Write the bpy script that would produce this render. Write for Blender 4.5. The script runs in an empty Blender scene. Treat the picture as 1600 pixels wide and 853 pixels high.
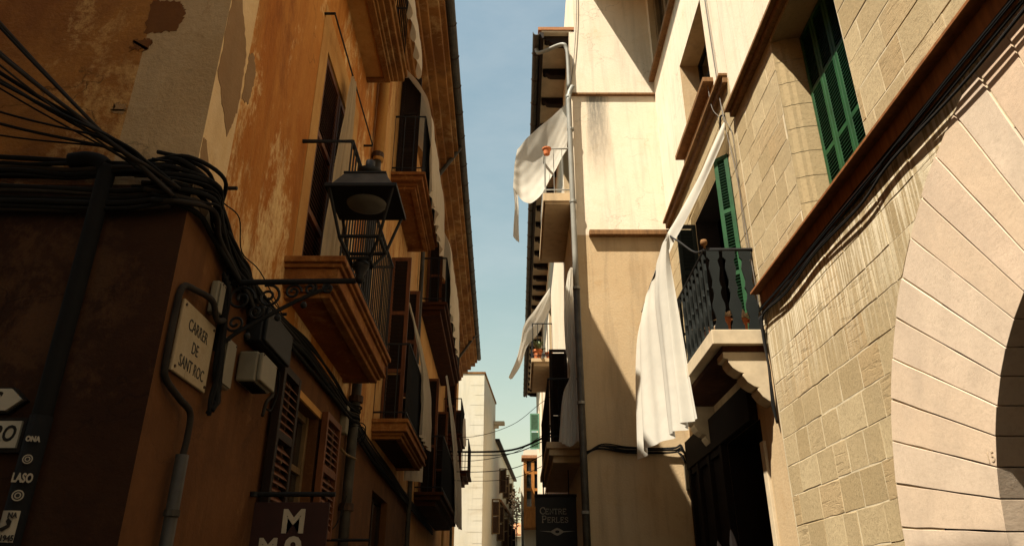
import bpy, bmesh, math, random
from mathutils import Vector, Matrix
R = random.Random(7)
scene = bpy.context.scene
C = scene.collection

# ------------------------------------------------------------------ camera
cam_d = bpy.data.cameras.new('camera'); cam = bpy.data.objects.new('camera', cam_d); C.objects.link(cam)
cam_d.sensor_width = 36; cam_d.lens = 1142/1600*36; cam_d.clip_start = .05; cam_d.clip_end = 2000
cam.location = (0, 0, 1.6); cam.rotation_euler = (math.radians(90+24.336), 0, 0)
scene.camera = cam
# ------------------------------------------------------------------ sky, sun, exposure
SUN = Vector((1.0, .85, -2.25)).normalized()          # direction the light travels
world = bpy.data.worlds.new('World'); scene.world = world; world.use_nodes = True
wn = world.node_tree; bg = wn.nodes['Background']
sky = wn.nodes.new('ShaderNodeTexSky'); sky.sky_type = 'NISHITA'; sky.sun_disc = False
sky.sun_elevation = math.asin(-SUN.z); sky.sun_rotation = math.atan2(-SUN.x, -SUN.y)
sky.air_density = 2.5; sky.dust_density = 1.0; sky.ozone_density = 2.0; sky.altitude = 0
tint = wn.nodes.new('ShaderNodeMix'); tint.data_type = 'RGBA'; tint.blend_type = 'MULTIPLY'; tint.inputs[0].default_value = 1; tint.inputs[7].default_value = (1.05, 1.02, .89, 1)
wn.links.new(sky.outputs[0], tint.inputs[6]); 
wc = wn.nodes.new('ShaderNodeTexCoord'); wm = wn.nodes.new('ShaderNodeMapping'); wm.inputs['Scale'].default_value = (1.2, 1.2, 3.5); wm.inputs['Rotation'].default_value = (.2, .3, .5)
wz = wn.nodes.new('ShaderNodeTexNoise'); wz.inputs['Scale'].default_value = 1.6; wz.inputs['Detail'].default_value = 7; wz.inputs['Roughness'].default_value = .62
wr = wn.nodes.new('ShaderNodeValToRGB'); wr.color_ramp.elements[0].position = .42; wr.color_ramp.elements[0].color = (0, 0, 0, 1); wr.color_ramp.elements[1].position = .72; wr.color_ramp.elements[1].color = (.30, .30, .30, 1)
thin = wn.nodes.new('ShaderNodeMix'); thin.data_type = 'RGBA'; thin.inputs[7].default_value = (5.4, 5.7, 5.7, 1)      # thin high cloud
wn.links.new(wc.outputs['Generated'], wm.inputs[0]); wn.links.new(wm.outputs[0], wz.inputs['Vector']); wn.links.new(wz.outputs['Fac'], wr.inputs[0]); wn.links.new(wr.outputs[0], thin.inputs[0])
wn.links.new(tint.outputs[2], thin.inputs[6]); wn.links.new(thin.outputs[2], bg.inputs[0]); bg.inputs[1].default_value = 0.05
sun_d = bpy.data.lights.new('sun', 'SUN'); sun_d.energy = 5.0; sun_d.angle = math.radians(.53); sun_d.color = (1, .92, .76)
sun = bpy.data.objects.new('sun', sun_d); C.objects.link(sun)
sun.rotation_euler = SUN.to_track_quat('-Z', 'Y').to_euler()
vs = scene.view_settings; vs.view_transform = 'Standard'; vs.look = 'None'; vs.exposure = 1.5; vs.gamma = 1; vs.use_curve_mapping = False
scene.cycles.use_denoising = True
scene.cycles.max_bounces = 8; scene.cycles.diffuse_bounces = 5; scene.cycles.sample_clamp_indirect = 6

# ------------------------------------------------------------------ materials
def nt(name):
    m = bpy.data.materials.new(name); m.use_nodes = True
    t = m.node_tree; return m, t, t.nodes['Principled BSDF']
def N(t, k, **kw):
    n = t.nodes.new(k)
    for a, v in kw.items():
        if a in n.inputs: n.inputs[a].default_value = v
        else: setattr(n, a, v)
    return n
def coords(t, scale=(1, 1, 1), rot=(0, 0, 0)):
    g = N(t, 'ShaderNodeNewGeometry'); mp = N(t, 'ShaderNodeMapping')
    mp.inputs['Scale'].default_value = scale; mp.inputs['Rotation'].default_value = rot
    t.links.new(g.outputs['Position'], mp.inputs['Vector']); return mp.outputs[0]
def noise(t, vec, scale, detail=6, rough=.6, dist=0):
    n = N(t, 'ShaderNodeTexNoise'); n.inputs['Scale'].default_value = scale; n.inputs['Detail'].default_value = detail
    n.inputs['Roughness'].default_value = rough; n.inputs['Distortion'].default_value = dist
    t.links.new(vec, n.inputs['Vector']); return n.outputs['Fac']
def ramp(t, fac, stops):
    r = N(t, 'ShaderNodeValToRGB'); e = r.color_ramp.elements
    while len(e) < len(stops): e.new(.5)
    for k, (p, c) in enumerate(stops):
        e[k].position = p; e[k].color = (c, c, c, 1) if isinstance(c, (int, float)) else (*c, 1)
    t.links.new(fac, r.inputs[0]); return r.outputs[0]
def mix(t, fac, a, b, mode='MIX'):
    n = N(t, 'ShaderNodeMix', data_type='RGBA', blend_type=mode)
    for s, v in ((0, fac), (6, a), (7, b)):
        if isinstance(v, (int, float)): n.inputs[s].default_value = v
        elif isinstance(v, tuple): n.inputs[s].default_value = (*v, 1)
        else: t.links.new(v, n.inputs[s])
    return n.outputs[2]
def bump(t, b, h, strength, dist=.01):
    n = N(t, 'ShaderNodeBump'); n.inputs['Strength'].default_value = strength; n.inputs['Distance'].default_value = dist
    t.links.new(h, n.inputs['Height']); t.links.new(n.outputs[0], b.inputs['Normal'])
def plain(name, col, rough=.6, metal=0, var=.25, scale=14, bmp=.15):
    m, t, b = nt(name); v = coords(t)
    f = noise(t, v, scale)
    c = mix(t, ramp(t, f, [(.3, 0), (.7, 1)]), tuple(x*(1-var) for x in col), tuple(min(1, x*(1+var)) for x in col))
    t.links.new(c, b.inputs['Base Color']); b.inputs['Roughness'].default_value = rough; b.inputs['Metallic'].default_value = metal
    b.inputs['Specular IOR Level'].default_value = .2
    if bmp: bump(t, b, noise(t, v, scale*5), bmp, .004)
    return m
def plaster(name, a, b_, c_, amount=.5, streak=.35, scale=1.6, bmp=.3, stain=(.10, .06, .03), stain_amt=.5, crack=0., grime=.5, stretch=1., gate=0.):
    """weathered render: two tones in blotches, a third showing through in flakes, rain streaks, hairline cracks"""
    m, t, b = nt(name); v = coords(t, (1, 1, stretch), (.25 if stretch < 1 else 0, 0, 0)); vs_ = coords(t, (5, 5, .45))
    n1 = noise(t, v, scale, 12, .74, .3); n2 = noise(t, v, scale*2.4, 15, .80, .35); n3 = noise(t, v, 38, 6, .6)
    st = noise(t, vs_, 1.6, 8, .6, .3)
    col = mix(t, ramp(t, n1, [(.40, 0), (.58, 1)]), a, b_)
    fl = n2
    if gate:                                   # flaking comes in large fields, broken up by fine grain
        big = noise(t, v, scale*.75, 5, .55, .5); fine = noise(t, coords(t, (1, 1, .6)), 26, 8, .75)
        g1 = N(t, 'ShaderNodeMath', operation='MULTIPLY_ADD'); g1.inputs[1].default_value = gate; t.links.new(big, g1.inputs[0]); t.links.new(n2, g1.inputs[2])
        g2 = N(t, 'ShaderNodeMath', operation='MULTIPLY_ADD'); g2.inputs[1].default_value = .35; t.links.new(fine, g2.inputs[0]); t.links.new(g1.outputs[0], g2.inputs[2])
        g3 = N(t, 'ShaderNodeMath', operation='SUBTRACT'); g3.inputs[1].default_value = gate*.5+.175; t.links.new(g2.outputs[0], g3.inputs[0]); fl = g3.outputs[0]
    col = mix(t, ramp(t, fl, [(.60-.16*amount, 0), (.70-.12*amount, 1)]), col, c_)
    sfac = ramp(t, st, [(.48, 0), (.74, streak)])
    col = mix(t, sfac, col, tuple(x*.55 for x in a))
    n4 = noise(t, v, scale*.9+.3, 9, .7, .8)
    col = mix(t, ramp(t, n4, [(.56, 0), (.74, stain_amt)]), col, stain)
    col = mix(t, ramp(t, n3, [(.25, .0), (.8, .30*grime)]), col, tuple(x*.45 for x in a))
    if crack:
        vo = N(t, 'ShaderNodeTexVoronoi', feature='DISTANCE_TO_EDGE'); vo.inputs['Scale'].default_value = 1.1
        dv = N(t, 'ShaderNodeVectorMath', operation='ADD'); nn = N(t, 'ShaderNodeTexNoise'); nn.inputs['Scale'].default_value = 2.6; nn.inputs['Detail'].default_value = 8
        vv = coords(t, (1, 1, 1.5)); t.links.new(vv, nn.inputs['Vector'])
        sc = N(t, 'ShaderNodeVectorMath', operation='SCALE'); sc.inputs['Scale'].default_value = .8; t.links.new(nn.outputs['Color'], sc.inputs[0])
        t.links.new(vv, dv.inputs[0]); t.links.new(sc.outputs[0], dv.inputs[1]); t.links.new(dv.outputs[0], vo.inputs['Vector'])
        cr = ramp(t, vo.outputs['Distance'], [(.0, crack), (.011, 0)])
        gate = ramp(t, noise(t, v, 1.1, 3), [(.5, 0), (.56, 1)])
        mm = N(t, 'ShaderNodeMath', operation='MULTIPLY'); t.links.new(cr, mm.inputs[0]); t.links.new(gate, mm.inputs[1])
        col = mix(t, mm.outputs[0], col, tuple(x*.25 for x in a))
    t.links.new(col, b.inputs['Base Color']); b.inputs['Roughness'].default_value = .92; b.inputs['Specular IOR Level'].default_value = .15
    h = N(t, 'ShaderNodeMath', operation='ADD'); t.links.new(n2, h.inputs[0]); t.links.new(n3, h.inputs[1])
    bump(t, b, h.outputs[0], bmp, .02)
    return m
def stone(name, col, dark, var=.5, scale=9, bmp=.5, pits=.5, hue=.0):
    """cut sandstone; every piece gets its own tone from its object's random number"""
    m, t, b = nt(name); v = coords(t); oi = N(t, 'ShaderNodeObjectInfo')
    w = N(t, 'ShaderNodeCombineXYZ'); mu = N(t, 'ShaderNodeMath', operation='MULTIPLY'); mu.inputs[1].default_value = 37.
    t.links.new(oi.outputs['Random'], mu.inputs[0]); t.links.new(mu.outputs[0], w.inputs[0]); t.links.new(mu.outputs[0], w.inputs[2])
    ad = N(t, 'ShaderNodeVectorMath', operation='ADD'); t.links.new(v, ad.inputs[0]); t.links.new(w.outputs[0], ad.inputs[1]); p = ad.outputs[0]
    n1 = noise(t, p, scale*.35, 8, .65, .5); n2 = noise(t, p, scale*5, 8, .7)
    vs_ = N(t, 'ShaderNodeMapping'); vs_.inputs['Scale'].default_value = (2, 2, 16); vs_.inputs['Rotation'].default_value = (.5, 0, 0); t.links.new(p, vs_.inputs['Vector'])
    n3 = noise(t, vs_.outputs[0], 1.6, 6, .6, .6)
    c = mix(t, ramp(t, n1, [(.3, 0), (.72, 1)]), col, tuple(x*.78 for x in col))
    c = mix(t, ramp(t, oi.outputs['Random'], [(0, 0), (1, var)]), c, dark)
    r2 = N(t, 'ShaderNodeMath', operation='FRACT'); m2 = N(t, 'ShaderNodeMath', operation='MULTIPLY'); m2.inputs[1].default_value = 7.31
    t.links.new(oi.outputs['Random'], m2.inputs[0]); t.links.new(m2.outputs[0], r2.inputs[0])
    c = mix(t, ramp(t, r2.outputs[0], [(.6, 0), (1, hue)]), c, (col[0]*1.05, col[1]*.82, col[2]*.68))
    c = mix(t, ramp(t, n2, [(.5, 0), (.74, pits)]), c, tuple(x*.5 for x in dark))
    if name == 'sandstone':
        sx = N(t, 'ShaderNodeSeparateXYZ'); t.links.new(v, sx.inputs[0])
        mz = N(t, 'ShaderNodeMapRange'); mz.inputs['From Min'].default_value = 3.15; mz.inputs['From Max'].default_value = 4.25; t.links.new(sx.outputs[2], mz.inputs['Value'])
        band = ramp(t, mz.outputs[0], [(0, 0), (.45, .5), (.92, 1), (1, .0)])
        run = ramp(t, noise(t, coords(t, (22, 22, .8)), 1.3, 4, .6, .2), [(.47, 0), (.56, 1)])
        ml = N(t, 'ShaderNodeMath', operation='MULTIPLY'); t.links.new(band, ml.inputs[0]); t.links.new(run, ml.inputs[1])
        m3 = N(t, 'ShaderNodeMath', operation='MULTIPLY'); m3.inputs[1].default_value = .9; t.links.new(ml.outputs[0], m3.inputs[0])
        c = mix(t, m3.outputs[0], c, (.70, .61, .46))
    c = mix(t, ramp(t, noise(t, coords(t, (1, 1, .55)), 1.4, 9, .7, .6), [(.46, 0), (.72, .55)]), c, tuple(x*.62 for x in col))
    lg = ramp(t, r2.outputs[0], [(.55, 0), (.75, 1)]); l0 = ramp(t, n3, [(.52, 0), (.70, .45 if name == 'sandstone' else .1)])
    lm = N(t, 'ShaderNodeMath', operation='MULTIPLY'); t.links.new(lg, lm.inputs[0]); t.links.new(l0, lm.inputs[1]); lay = lm.outputs[0]
    c = mix(t, lay, c, tuple(x*.6 for x in dark))
    t.links.new(c, b.inputs['Base Color']); b.inputs['Roughness'].default_value = .95; b.inputs['Specular IOR Level'].default_value = .1
    n5 = noise(t, p, scale*2.6, 12, .78); h = N(t, 'ShaderNodeMath', operation='SUBTRACT'); t.links.new(n5, h.inputs[0]); t.links.new(lay, h.inputs[1])
    bump(t, b, h.outputs[0], bmp, .012)
    return m
def cloth_mat(name, col, trans=.3):
    m, t, b = nt(name); v = coords(t, (1, 1, 1))
    f = noise(t, v, 5, 5); c = mix(t, ramp(t, f, [(.35, 0), (.7, .5)]), col, tuple(x*.82 for x in col))
    t.links.new(c, b.inputs['Base Color']); b.inputs['Roughness'].default_value = .9; b.inputs['Specular IOR Level'].default_value = .1
    bump(t, b, noise(t, v, 6, 3, .5, .3), .15, .02)
    tr = N(t, 'ShaderNodeBsdfTranslucent'); t.links.new(c, tr.inputs['Color'])
    mx = N(t, 'ShaderNodeMixShader'); mx.inputs[0].default_value = trans
    t.links.new(b.outputs[0], mx.inputs[1]); t.links.new(tr.outputs[0], mx.inputs[2])
    t.links.new(mx.outputs[0], t.nodes['Material Output'].inputs['Surface']); return m
def wood(name, col, rough=.6):
    m, t, b = nt(name); v = coords(t, (9, 9, 1.1)); n1 = noise(t, v, 2.5, 8, .65, .4); n2 = noise(t, coords(t), 2.2, 6)
    c = mix(t, ramp(t, n1, [(.35, 0), (.68, 1)]), col, tuple(x*.5 for x in col))
    c = mix(t, ramp(t, n2, [(.5, 0), (.75, .35)]), c, tuple(min(1, x*1.7+.01) for x in col))
    t.links.new(c, b.inputs['Base Color']); b.inputs['Roughness'].default_value = rough; b.inputs['Specular IOR Level'].default_value = .12; bump(t, b, n1, .25, .004); return m
def glass(name):
    m, t, b = nt(name); b.inputs['Base Color'].default_value = (.012, .012, .012, 1); b.inputs['Roughness'].default_value = .06; return m

M = {}
M['ochre'] = plaster('ochre_weathered', (.33, .108, .014), (.44, .18, .036), (.66, .44, .20), .62, .5, 1.1, .5, (.12, .030, .005), .95, .5, .7, .5, 1.1)
M['ochre_b'] = plaster('ochre_plain', (0.3814, 0.1816, 0.04994), (0.4359, 0.2362, 0.07265), (0.3451, 0.1408, 0.03178), .3, .35, 1.2, .25, (0.1816, 0.0681, 0.01453), .4)
M['ochre_pale'] = plaster('ochre_pale', (.52, .31, .12), (.42, .20, .055), (.28, .10, .018), .5, .6, 1.5, .35, (.15, .045, .01), .7, 0, .6, .4, .8)
M['end_up'] = plaster('end_wall_ochre', (.27, .115, .025), (.17, .062, .014), (.40, .23, .085), .5, .25, 1.2, .5, (.085, .026, .006), .75, .9, .8, 1., .9)
M['quoin'] = plaster('quoin_grey', (.36, .255, .145), (.31, .21, .11), (.24, .15, .07), .4, .4, 1.7, .5, (.18, .10, .042), .65, .8)
M['quoin_pale'] = plaster('quoin_pale', (0.6176, 0.445, 0.2543), (0.563, 0.3814, 0.1907), (0.4541, 0.2724, 0.109), .3, .35, 1.6, .25, (0.4086, 0.2179, 0.07265), .4)
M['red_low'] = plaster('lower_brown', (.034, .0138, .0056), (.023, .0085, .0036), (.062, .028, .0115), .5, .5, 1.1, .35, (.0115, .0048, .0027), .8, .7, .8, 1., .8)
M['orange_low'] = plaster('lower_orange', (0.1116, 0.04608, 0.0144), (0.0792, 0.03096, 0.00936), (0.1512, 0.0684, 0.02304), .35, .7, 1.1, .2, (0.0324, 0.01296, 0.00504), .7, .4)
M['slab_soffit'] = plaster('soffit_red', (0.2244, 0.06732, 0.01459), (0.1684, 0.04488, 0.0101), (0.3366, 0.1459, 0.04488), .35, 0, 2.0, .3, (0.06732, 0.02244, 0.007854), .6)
M['shade_dark'] = plain('under_balcony_shade', (.008, .0045, .003), .95, 0, .3, 6, 0)  # near-black that paints in the shade below the balcony and in its openings
M['patch'] = plaster('cement_patch', (0.2384, 0.143, 0.06754), (0.2146, 0.1232, 0.05562), (0.2781, 0.1748, 0.08738), .2, .2, 2, .25, (0.1589, 0.07946, 0.03179), .3)
M['patch_red'] = plaster('brick_patch', (0.1173, 0.04532, 0.01066), (0.1013, 0.03732, 0.009598), (0.1386, 0.05865, 0.016), .2, .2, 3, .2, (0.07465, 0.02666, 0.007998), .3)
M['slab_ochre'] = plaster('moulding_ochre', (0.2261, 0.08792, 0.02009), (0.1507, 0.05024, 0.01172), (0.3349, 0.1675, 0.05024), .45, .3, 2.4, .35, (0.05863, 0.01843, 0.006699), .65)
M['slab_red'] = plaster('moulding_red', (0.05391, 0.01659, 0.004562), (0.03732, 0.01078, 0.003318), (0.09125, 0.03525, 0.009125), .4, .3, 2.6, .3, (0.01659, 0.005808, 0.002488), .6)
M['cornice'] = plaster('cornice_weathered', (0.2322, 0.1032, 0.0258), (0.129, 0.0473, 0.01032), (0.3096, 0.1892, 0.0774), .6, .0, .9, .3, (0.0387, 0.0172, 0.00688), .9, 0, .9)
M['cream'] = plaster('cream_render', (0.6384, 0.5494, 0.4275), (0.616, 0.5106, 0.3819), (0.56, 0.444, 0.3078), .3, .5, .8, .2, (0.4928, 0.3663, 0.228), .4, .45, .45)
M['tan'] = plaster('tan_render', (0.4289, 0.3154, 0.1895), (0.4037, 0.287, 0.1638), (0.3658, 0.246, 0.1285), .3, .65, .8, .2, (0.2902, 0.183, 0.08995), .4, 0, .4)
M['white'] = plaster('white_render', (0.515, 0.471, 0.3831), (0.4898, 0.4333, 0.3266), (0.4396, 0.3642, 0.2575), .2, .3, .5, .1, (0.3454, 0.2638, 0.1696), .3, 0, .3)
M['stone'] = stone('sandstone', (.425, .332, .200), (.27, .198, .105), .8, 9, .5, .65, .18)
M['voussoir'] = stone('pink_sandstone', (0.55, 0.4374, 0.336), (0.506, 0.3726, 0.2576), .7, 8, .28, .3, .35)
M['mortar'] = plain('lime_mortar', (.44, .365, .25), .95, 0, .2, 8, .3)
M['jamb'] = plain('pale_jamb', (0.427, 0.3391, 0.2261), .9, 0, .15, 6, .25)
M['chisel'] = plain('chisel_mark', (.40, .30, .20), .95, 0, .2, 30, 0)
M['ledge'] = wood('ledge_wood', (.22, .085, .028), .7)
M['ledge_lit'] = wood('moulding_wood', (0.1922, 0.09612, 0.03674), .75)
M['brown'] = wood('brown_shutter_wood', (0.118, 0.04014, 0.01417), .55)
M['dark_wood'] = wood('dark_wood', (0.0168, 0.0084, 0.0048), .6)
M['frame_pale'] = wood('pale_frame', (0.1488, 0.09424, 0.04464), .6)
M['green'] = plain('green_paint', (.009, .050, .015), .55, 0, .4, 5, .2)
M['green_dark'] = plain('dark_green_paint', (.0045, .0062, .005), .75, 0, .25, 9, .1)
M['green_slat'] = plain('green_slat_paint', (.006, .040, .014), .5, 0, .25, 9, .1)
M['iron'] = plain('black_iron', (.0055, .005, .0048), .6, 0, .3, 20, .2)
M['rust'] = plain('rusty_iron', (0.042, 0.021, 0.012), .7, .2, .4, 20, .2)
M['cable'] = plain('cable_black', (.003, .0026, .0023), .9, 0, .3, 8, 0)
M['cable_brown'] = plain('cable_dusty', (.016, .012, .009), .9, 0, .4, 8, 0)
M['cable_grey'] = plain('cable_grey', (.10, .085, .07), .6, 0, .3, 8, 0)
M['zinc'] = plain('zinc_pipe', (0.1932, 0.183, 0.1576), .55, .25, .3, 6, .1)
M['zinc_dark'] = plain('old_zinc', (0.04474, 0.03864, 0.0305), .6, .3, .45, 7, .25)
M['pvc'] = plain('grey_pipe', (0.1903, 0.182, 0.1572), .45, 0, .15, 6, .05)
M['box'] = plain('beige_plastic', (0.1544, 0.1328, 0.09262), .5, 0, .12, 10, .05)
M['plate'] = plaster('ceramic_plate', (0.3152, 0.2542, 0.1678), (0.2949, 0.2288, 0.1424), (0.2542, 0.183, 0.1017), .3, .35, 4, .12, (0.1525, 0.08643, 0.03559), .5, .5)
M['ink'] = plain('ink_black', (0.009, 0.0072, 0.006), .6, 0, .3, 30, 0)
M['maroon'] = plain('maroon_board', (.026, .0085, .006), .7, 0, .2, 8, .05)
M['letter'] = plain('letter_cream', (0.3152, 0.2644, 0.1932), .6, 0, .12, 10, 0)
M['board'] = plain('black_board', (0.0084, 0.0054, 0.0048), .5, 0, .25, 8, .05)
M['letter_grey'] = plain('letter_grey', (0.2435, 0.211, 0.1624), .6, 0, .1, 10, 0)
M['sign_white'] = plain('sign_white', (0.3152, 0.2847, 0.2288), .5, 0, .1, 8, 0)
M['sheet'] = cloth_mat('white_sheet', (0.6427, 0.5979, 0.5156), .42)
M['sheet_old'] = cloth_mat('unbleached_sheet', (0.5178, 0.4315, 0.3164), .3)
M['curtain'] = cloth_mat('beige_curtain', (.36, .265, .16), .2)
M['terra'] = plain('terracotta', (0.4318, 0.1335, 0.0471), .8, 0, .15, 10, .15)
M['leaf'] = plain('plant_leaf', (.09, .11, .05), .6, 0, .4, 20, 0)
M['flower'] = plain('dry_blossom', (.50, .38, .27), .8, 0, .35, 30, 0)
M['glass'] = glass('window_glass')
M['lamp_glass'] = plain('lamp_diffuser', (0.1066, 0.0943, 0.0738), .5, 0, .1, 8, 0)
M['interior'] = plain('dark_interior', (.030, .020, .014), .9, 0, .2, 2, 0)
M['asphalt'] = plain('street_stone', (0.12, 0.099, 0.075), .85, 0, .3, 4, .3)
M['tile'] = plaster('roof_tile', (.36, .17, .08), (.30, .13, .06), (.44, .26, .13), .4, .2, 3, .4)
M['tile_in'] = plain('eave_board', (0.4647, 0.3768, 0.2638), .9, 0, .15, 5, .2)
M['oriel'] = wood('orange_wood', (.40, .155, .035), .55)
M['sock'] = cloth_mat('pale_rag', (.70, .63, .52), .2)
M['mint'] = plain('mint_shutter', (0.08, 0.165, 0.11), .55, 0, .2, 9, 0)

# ------------------------------------------------------------------ mesh builder
def ML(o, y, z): return (-1.62-.016*y+o, y, z)          # left facades: o = out from the wall
def MR(o, y, z): return (2.40+.010*y-o, y, z)           # near right facades
def MF(o, y, z): return (.967+.007*y-o, y, z)           # far right facade
def ME(o, x, z): return (x, 3.3-o, z)                   # end wall of the left corner house
def MC(o, x, z): return (x, 10.4-o, z)                  # sunlit end wall of the cream house
def MW(x, y, z): return (x, y, z)
class MB:
    def __init__(s): s.v = []; s.f = []
    def add(s, vs, fs):
        k = len(s.v); s.v += [tuple(p) for p in vs]; s.f += [tuple(k+i for i in f) for f in fs]; return s
    def box(s, m, a0, a1, b0, b1, c0, c1, top=None):
        P = [m(a, b, c) for c in (c0, c1) for a, b in ((a0, b0), (a1, b0), (a1, b1), (a0, b1))]
        return s.add(P, [(3, 2, 1, 0), (4, 5, 6, 7), (0, 1, 5, 4), (1, 2, 6, 5), (2, 3, 7, 6), (3, 0, 4, 7)])
    def quad(s, a, b, c, d): return s.add([a, b, c, d], [(0, 1, 2, 3)])
    def prism(s, pts, pts2):
        n = len(pts)
        return s.add(list(pts)+list(pts2), [tuple(range(n))[::-1], tuple(range(n, 2*n))]+[(i, (i+1) % n, n+(i+1) % n, n+i) for i in range(n)])
    def tube(s, pts, r, n=8, cap=True):
        pts = [Vector(p) for p in pts]; k0 = len(s.v); L = len(pts)
        rs = r if isinstance(r, (list, tuple)) else [r]*L
        up = None
        for i, p in enumerate(pts):
            d = (pts[min(i+1, L-1)]-pts[max(i-1, 0)])
            d = d.normalized() if d.length > 1e-9 else Vector((0, 0, 1))
            if up is None: up = d.orthogonal().normalized()
            a = (up-d*up.dot(d)); a = a.normalized() if a.length > 1e-6 else d.orthogonal().normalized(); up = a
            b = d.cross(a)
            for j in range(n):
                t = 2*math.pi*j/n; s.v.append(tuple(p+(a*math.cos(t)+b*math.sin(t))*rs[i]))
        for i in range(L-1):
            for j in range(n):
                s.f.append((k0+i*n+j, k0+i*n+(j+1) % n, k0+(i+1)*n+(j+1) % n, k0+(i+1)*n+j))
        if cap:
            s.f.append(tuple(k0+j for j in range(n))[::-1]); s.f.append(tuple(k0+(L-1)*n+j for j in range(n)))
        return s
    def lathe(s, c, prof, n=14):
        k0 = len(s.v)
        for r, z in prof:
            for j in range(n):
                t = 2*math.pi*j/n; s.v.append((c[0]+r*math.cos(t), c[1]+r*math.sin(t), c[2]+z))
        for i in range(len(prof)-1):
            for j in range(n): s.f.append((k0+i*n+j, k0+i*n+(j+1) % n, k0+(i+1)*n+(j+1) % n, k0+(i+1)*n+j))
        s.f.append(tuple(k0+j for j in range(n))[::-1]); s.f.append(tuple(k0+(len(prof)-1)*n+j for j in range(n)))
        return s
    def build(s, name, mat, parent=None, smooth=False, bevel=0, fix=True):
        me = bpy.data.meshes.new(name); me.from_pydata(s.v, [], s.f)
        if fix:
            b = bmesh.new(); b.from_mesh(me); bmesh.ops.recalc_face_normals(b, faces=b.faces); b.to_mesh(me); b.free()
        me.materials.append(M[mat])
        if smooth:
            for p in me.polygons: p.use_smooth = True
        o = bpy.data.objects.new(name, me); C.objects.link(o); par(o, parent)
        if bevel:
            md = o.modifiers.new('bevel', 'BEVEL'); md.width = bevel; md.segments = 2; md.limit_method = 'ANGLE'
        return o
def par(o, p):
    if p is not None:
        o.parent = p; o.matrix_parent_inverse = Matrix.Translation(-Vector(p.location)) if p.type == 'EMPTY' else Matrix()
def tag(o, label=None, cat=None, group=None, kind=None):
    if label: o['label'] = label
    if cat: o['category'] = cat
    if group: o['group'] = group
    if kind: o['kind'] = kind
    return o
def thing(name, label, cat, loc=(0, 0, 0), group=None):
    o = bpy.data.objects.new(name, None); C.objects.link(o); o.location = loc; o.empty_display_size = .1
    return tag(o, label, cat, group)
def stuff(o): o['kind'] = 'stuff'; return o
def sub(name, parent):
    o = bpy.data.objects.new(name, None); C.objects.link(o)
    o.parent = parent; o.matrix_parent_inverse = Matrix.Translation(-Vector(parent.location)); return o
def bx(name, mat, parent, m, a0, a1, b0, b1, c0, c1, bevel=0):
    return MB().box(m, a0, a1, b0, b1, c0, c1).build(name, mat, parent, bevel=bevel)
def spline(pts, k=8):
    pts = [Vector(p) for p in pts]; P = [2*pts[0]-pts[1]]+pts+[2*pts[-1]-pts[-2]]; out = []
    for i in range(1, len(P)-2):
        for j in range(k):
            t = j/k; a, b, c, d = P[i-1], P[i], P[i+1], P[i+2]
            out.append(.5*((2*b)+(c-a)*t+(2*a-5*b+4*c-d)*t*t+(3*b-a-3*c+d)*t**3))
    return out+[pts[-1]]
def wall(m, y0, y1, z0, z1, holes, depth, name, mat, parent, reveal=None):
    """wall face with rectangular openings and their reveals"""
    ys = sorted({y0, y1, *[h[0] for h in holes], *[h[1] for h in holes]}); zs = sorted({z0, z1, *[h[2] for h in holes], *[h[3] for h in holes]})
    ys = [y for y in ys if y0 <= y <= y1]; zs = [z for z in zs if z0 <= z <= z1]
    b = MB(); revs = []
    for i in range(len(ys)-1):
        for j in range(len(zs)-1):
            cy, cz = (ys[i]+ys[i+1])/2, (zs[j]+zs[j+1])/2
            if any(h[0] < cy < h[1] and h[2] < cz < h[3] for h in holes): continue
            b.quad(m(0, ys[i], zs[j]), m(0, ys[i+1], zs[j]), m(0, ys[i+1], zs[j+1]), m(0, ys[i], zs[j+1]))
    for h in holes:
        a0, a1, c0, c1 = max(h[0], y0), min(h[1], y1), max(h[2], z0), min(h[3], z1)
        if a0 >= a1 or c0 >= c1: continue
        d = h[4] if len(h) > 4 else depth; r = MB(); revs.append(r)
        if a0 == h[0]: r.quad(m(0, a0, c0), m(-d, a0, c0), m(-d, a0, c1), m(0, a0, c1))
        if a1 == h[1]: r.quad(m(0, a1, c0), m(-d, a1, c0), m(-d, a1, c1), m(0, a1, c1))
        if c1 == h[3]: r.quad(m(0, a0, c1), m(0, a1, c1), m(-d, a1, c1), m(-d, a0, c1))
        if c0 == h[2]: r.quad(m(0, a0, c0), m(0, a1, c0), m(-d, a1, c0), m(-d, a0, c0))
    o = b.build(name, mat, parent, fix=False)
    for r in revs: r.build('opening_reveal', reveal or mat, parent, fix=False)
    return o
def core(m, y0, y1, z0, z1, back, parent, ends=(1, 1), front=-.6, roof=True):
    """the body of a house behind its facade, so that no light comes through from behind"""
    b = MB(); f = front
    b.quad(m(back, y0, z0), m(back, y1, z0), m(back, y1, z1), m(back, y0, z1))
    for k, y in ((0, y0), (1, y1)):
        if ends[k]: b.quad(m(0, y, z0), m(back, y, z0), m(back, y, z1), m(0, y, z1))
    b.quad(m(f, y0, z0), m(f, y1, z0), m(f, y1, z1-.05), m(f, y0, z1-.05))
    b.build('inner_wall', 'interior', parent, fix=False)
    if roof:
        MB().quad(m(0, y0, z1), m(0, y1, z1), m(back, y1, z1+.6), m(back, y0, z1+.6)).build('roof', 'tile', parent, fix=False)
SLAT = {}
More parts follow.
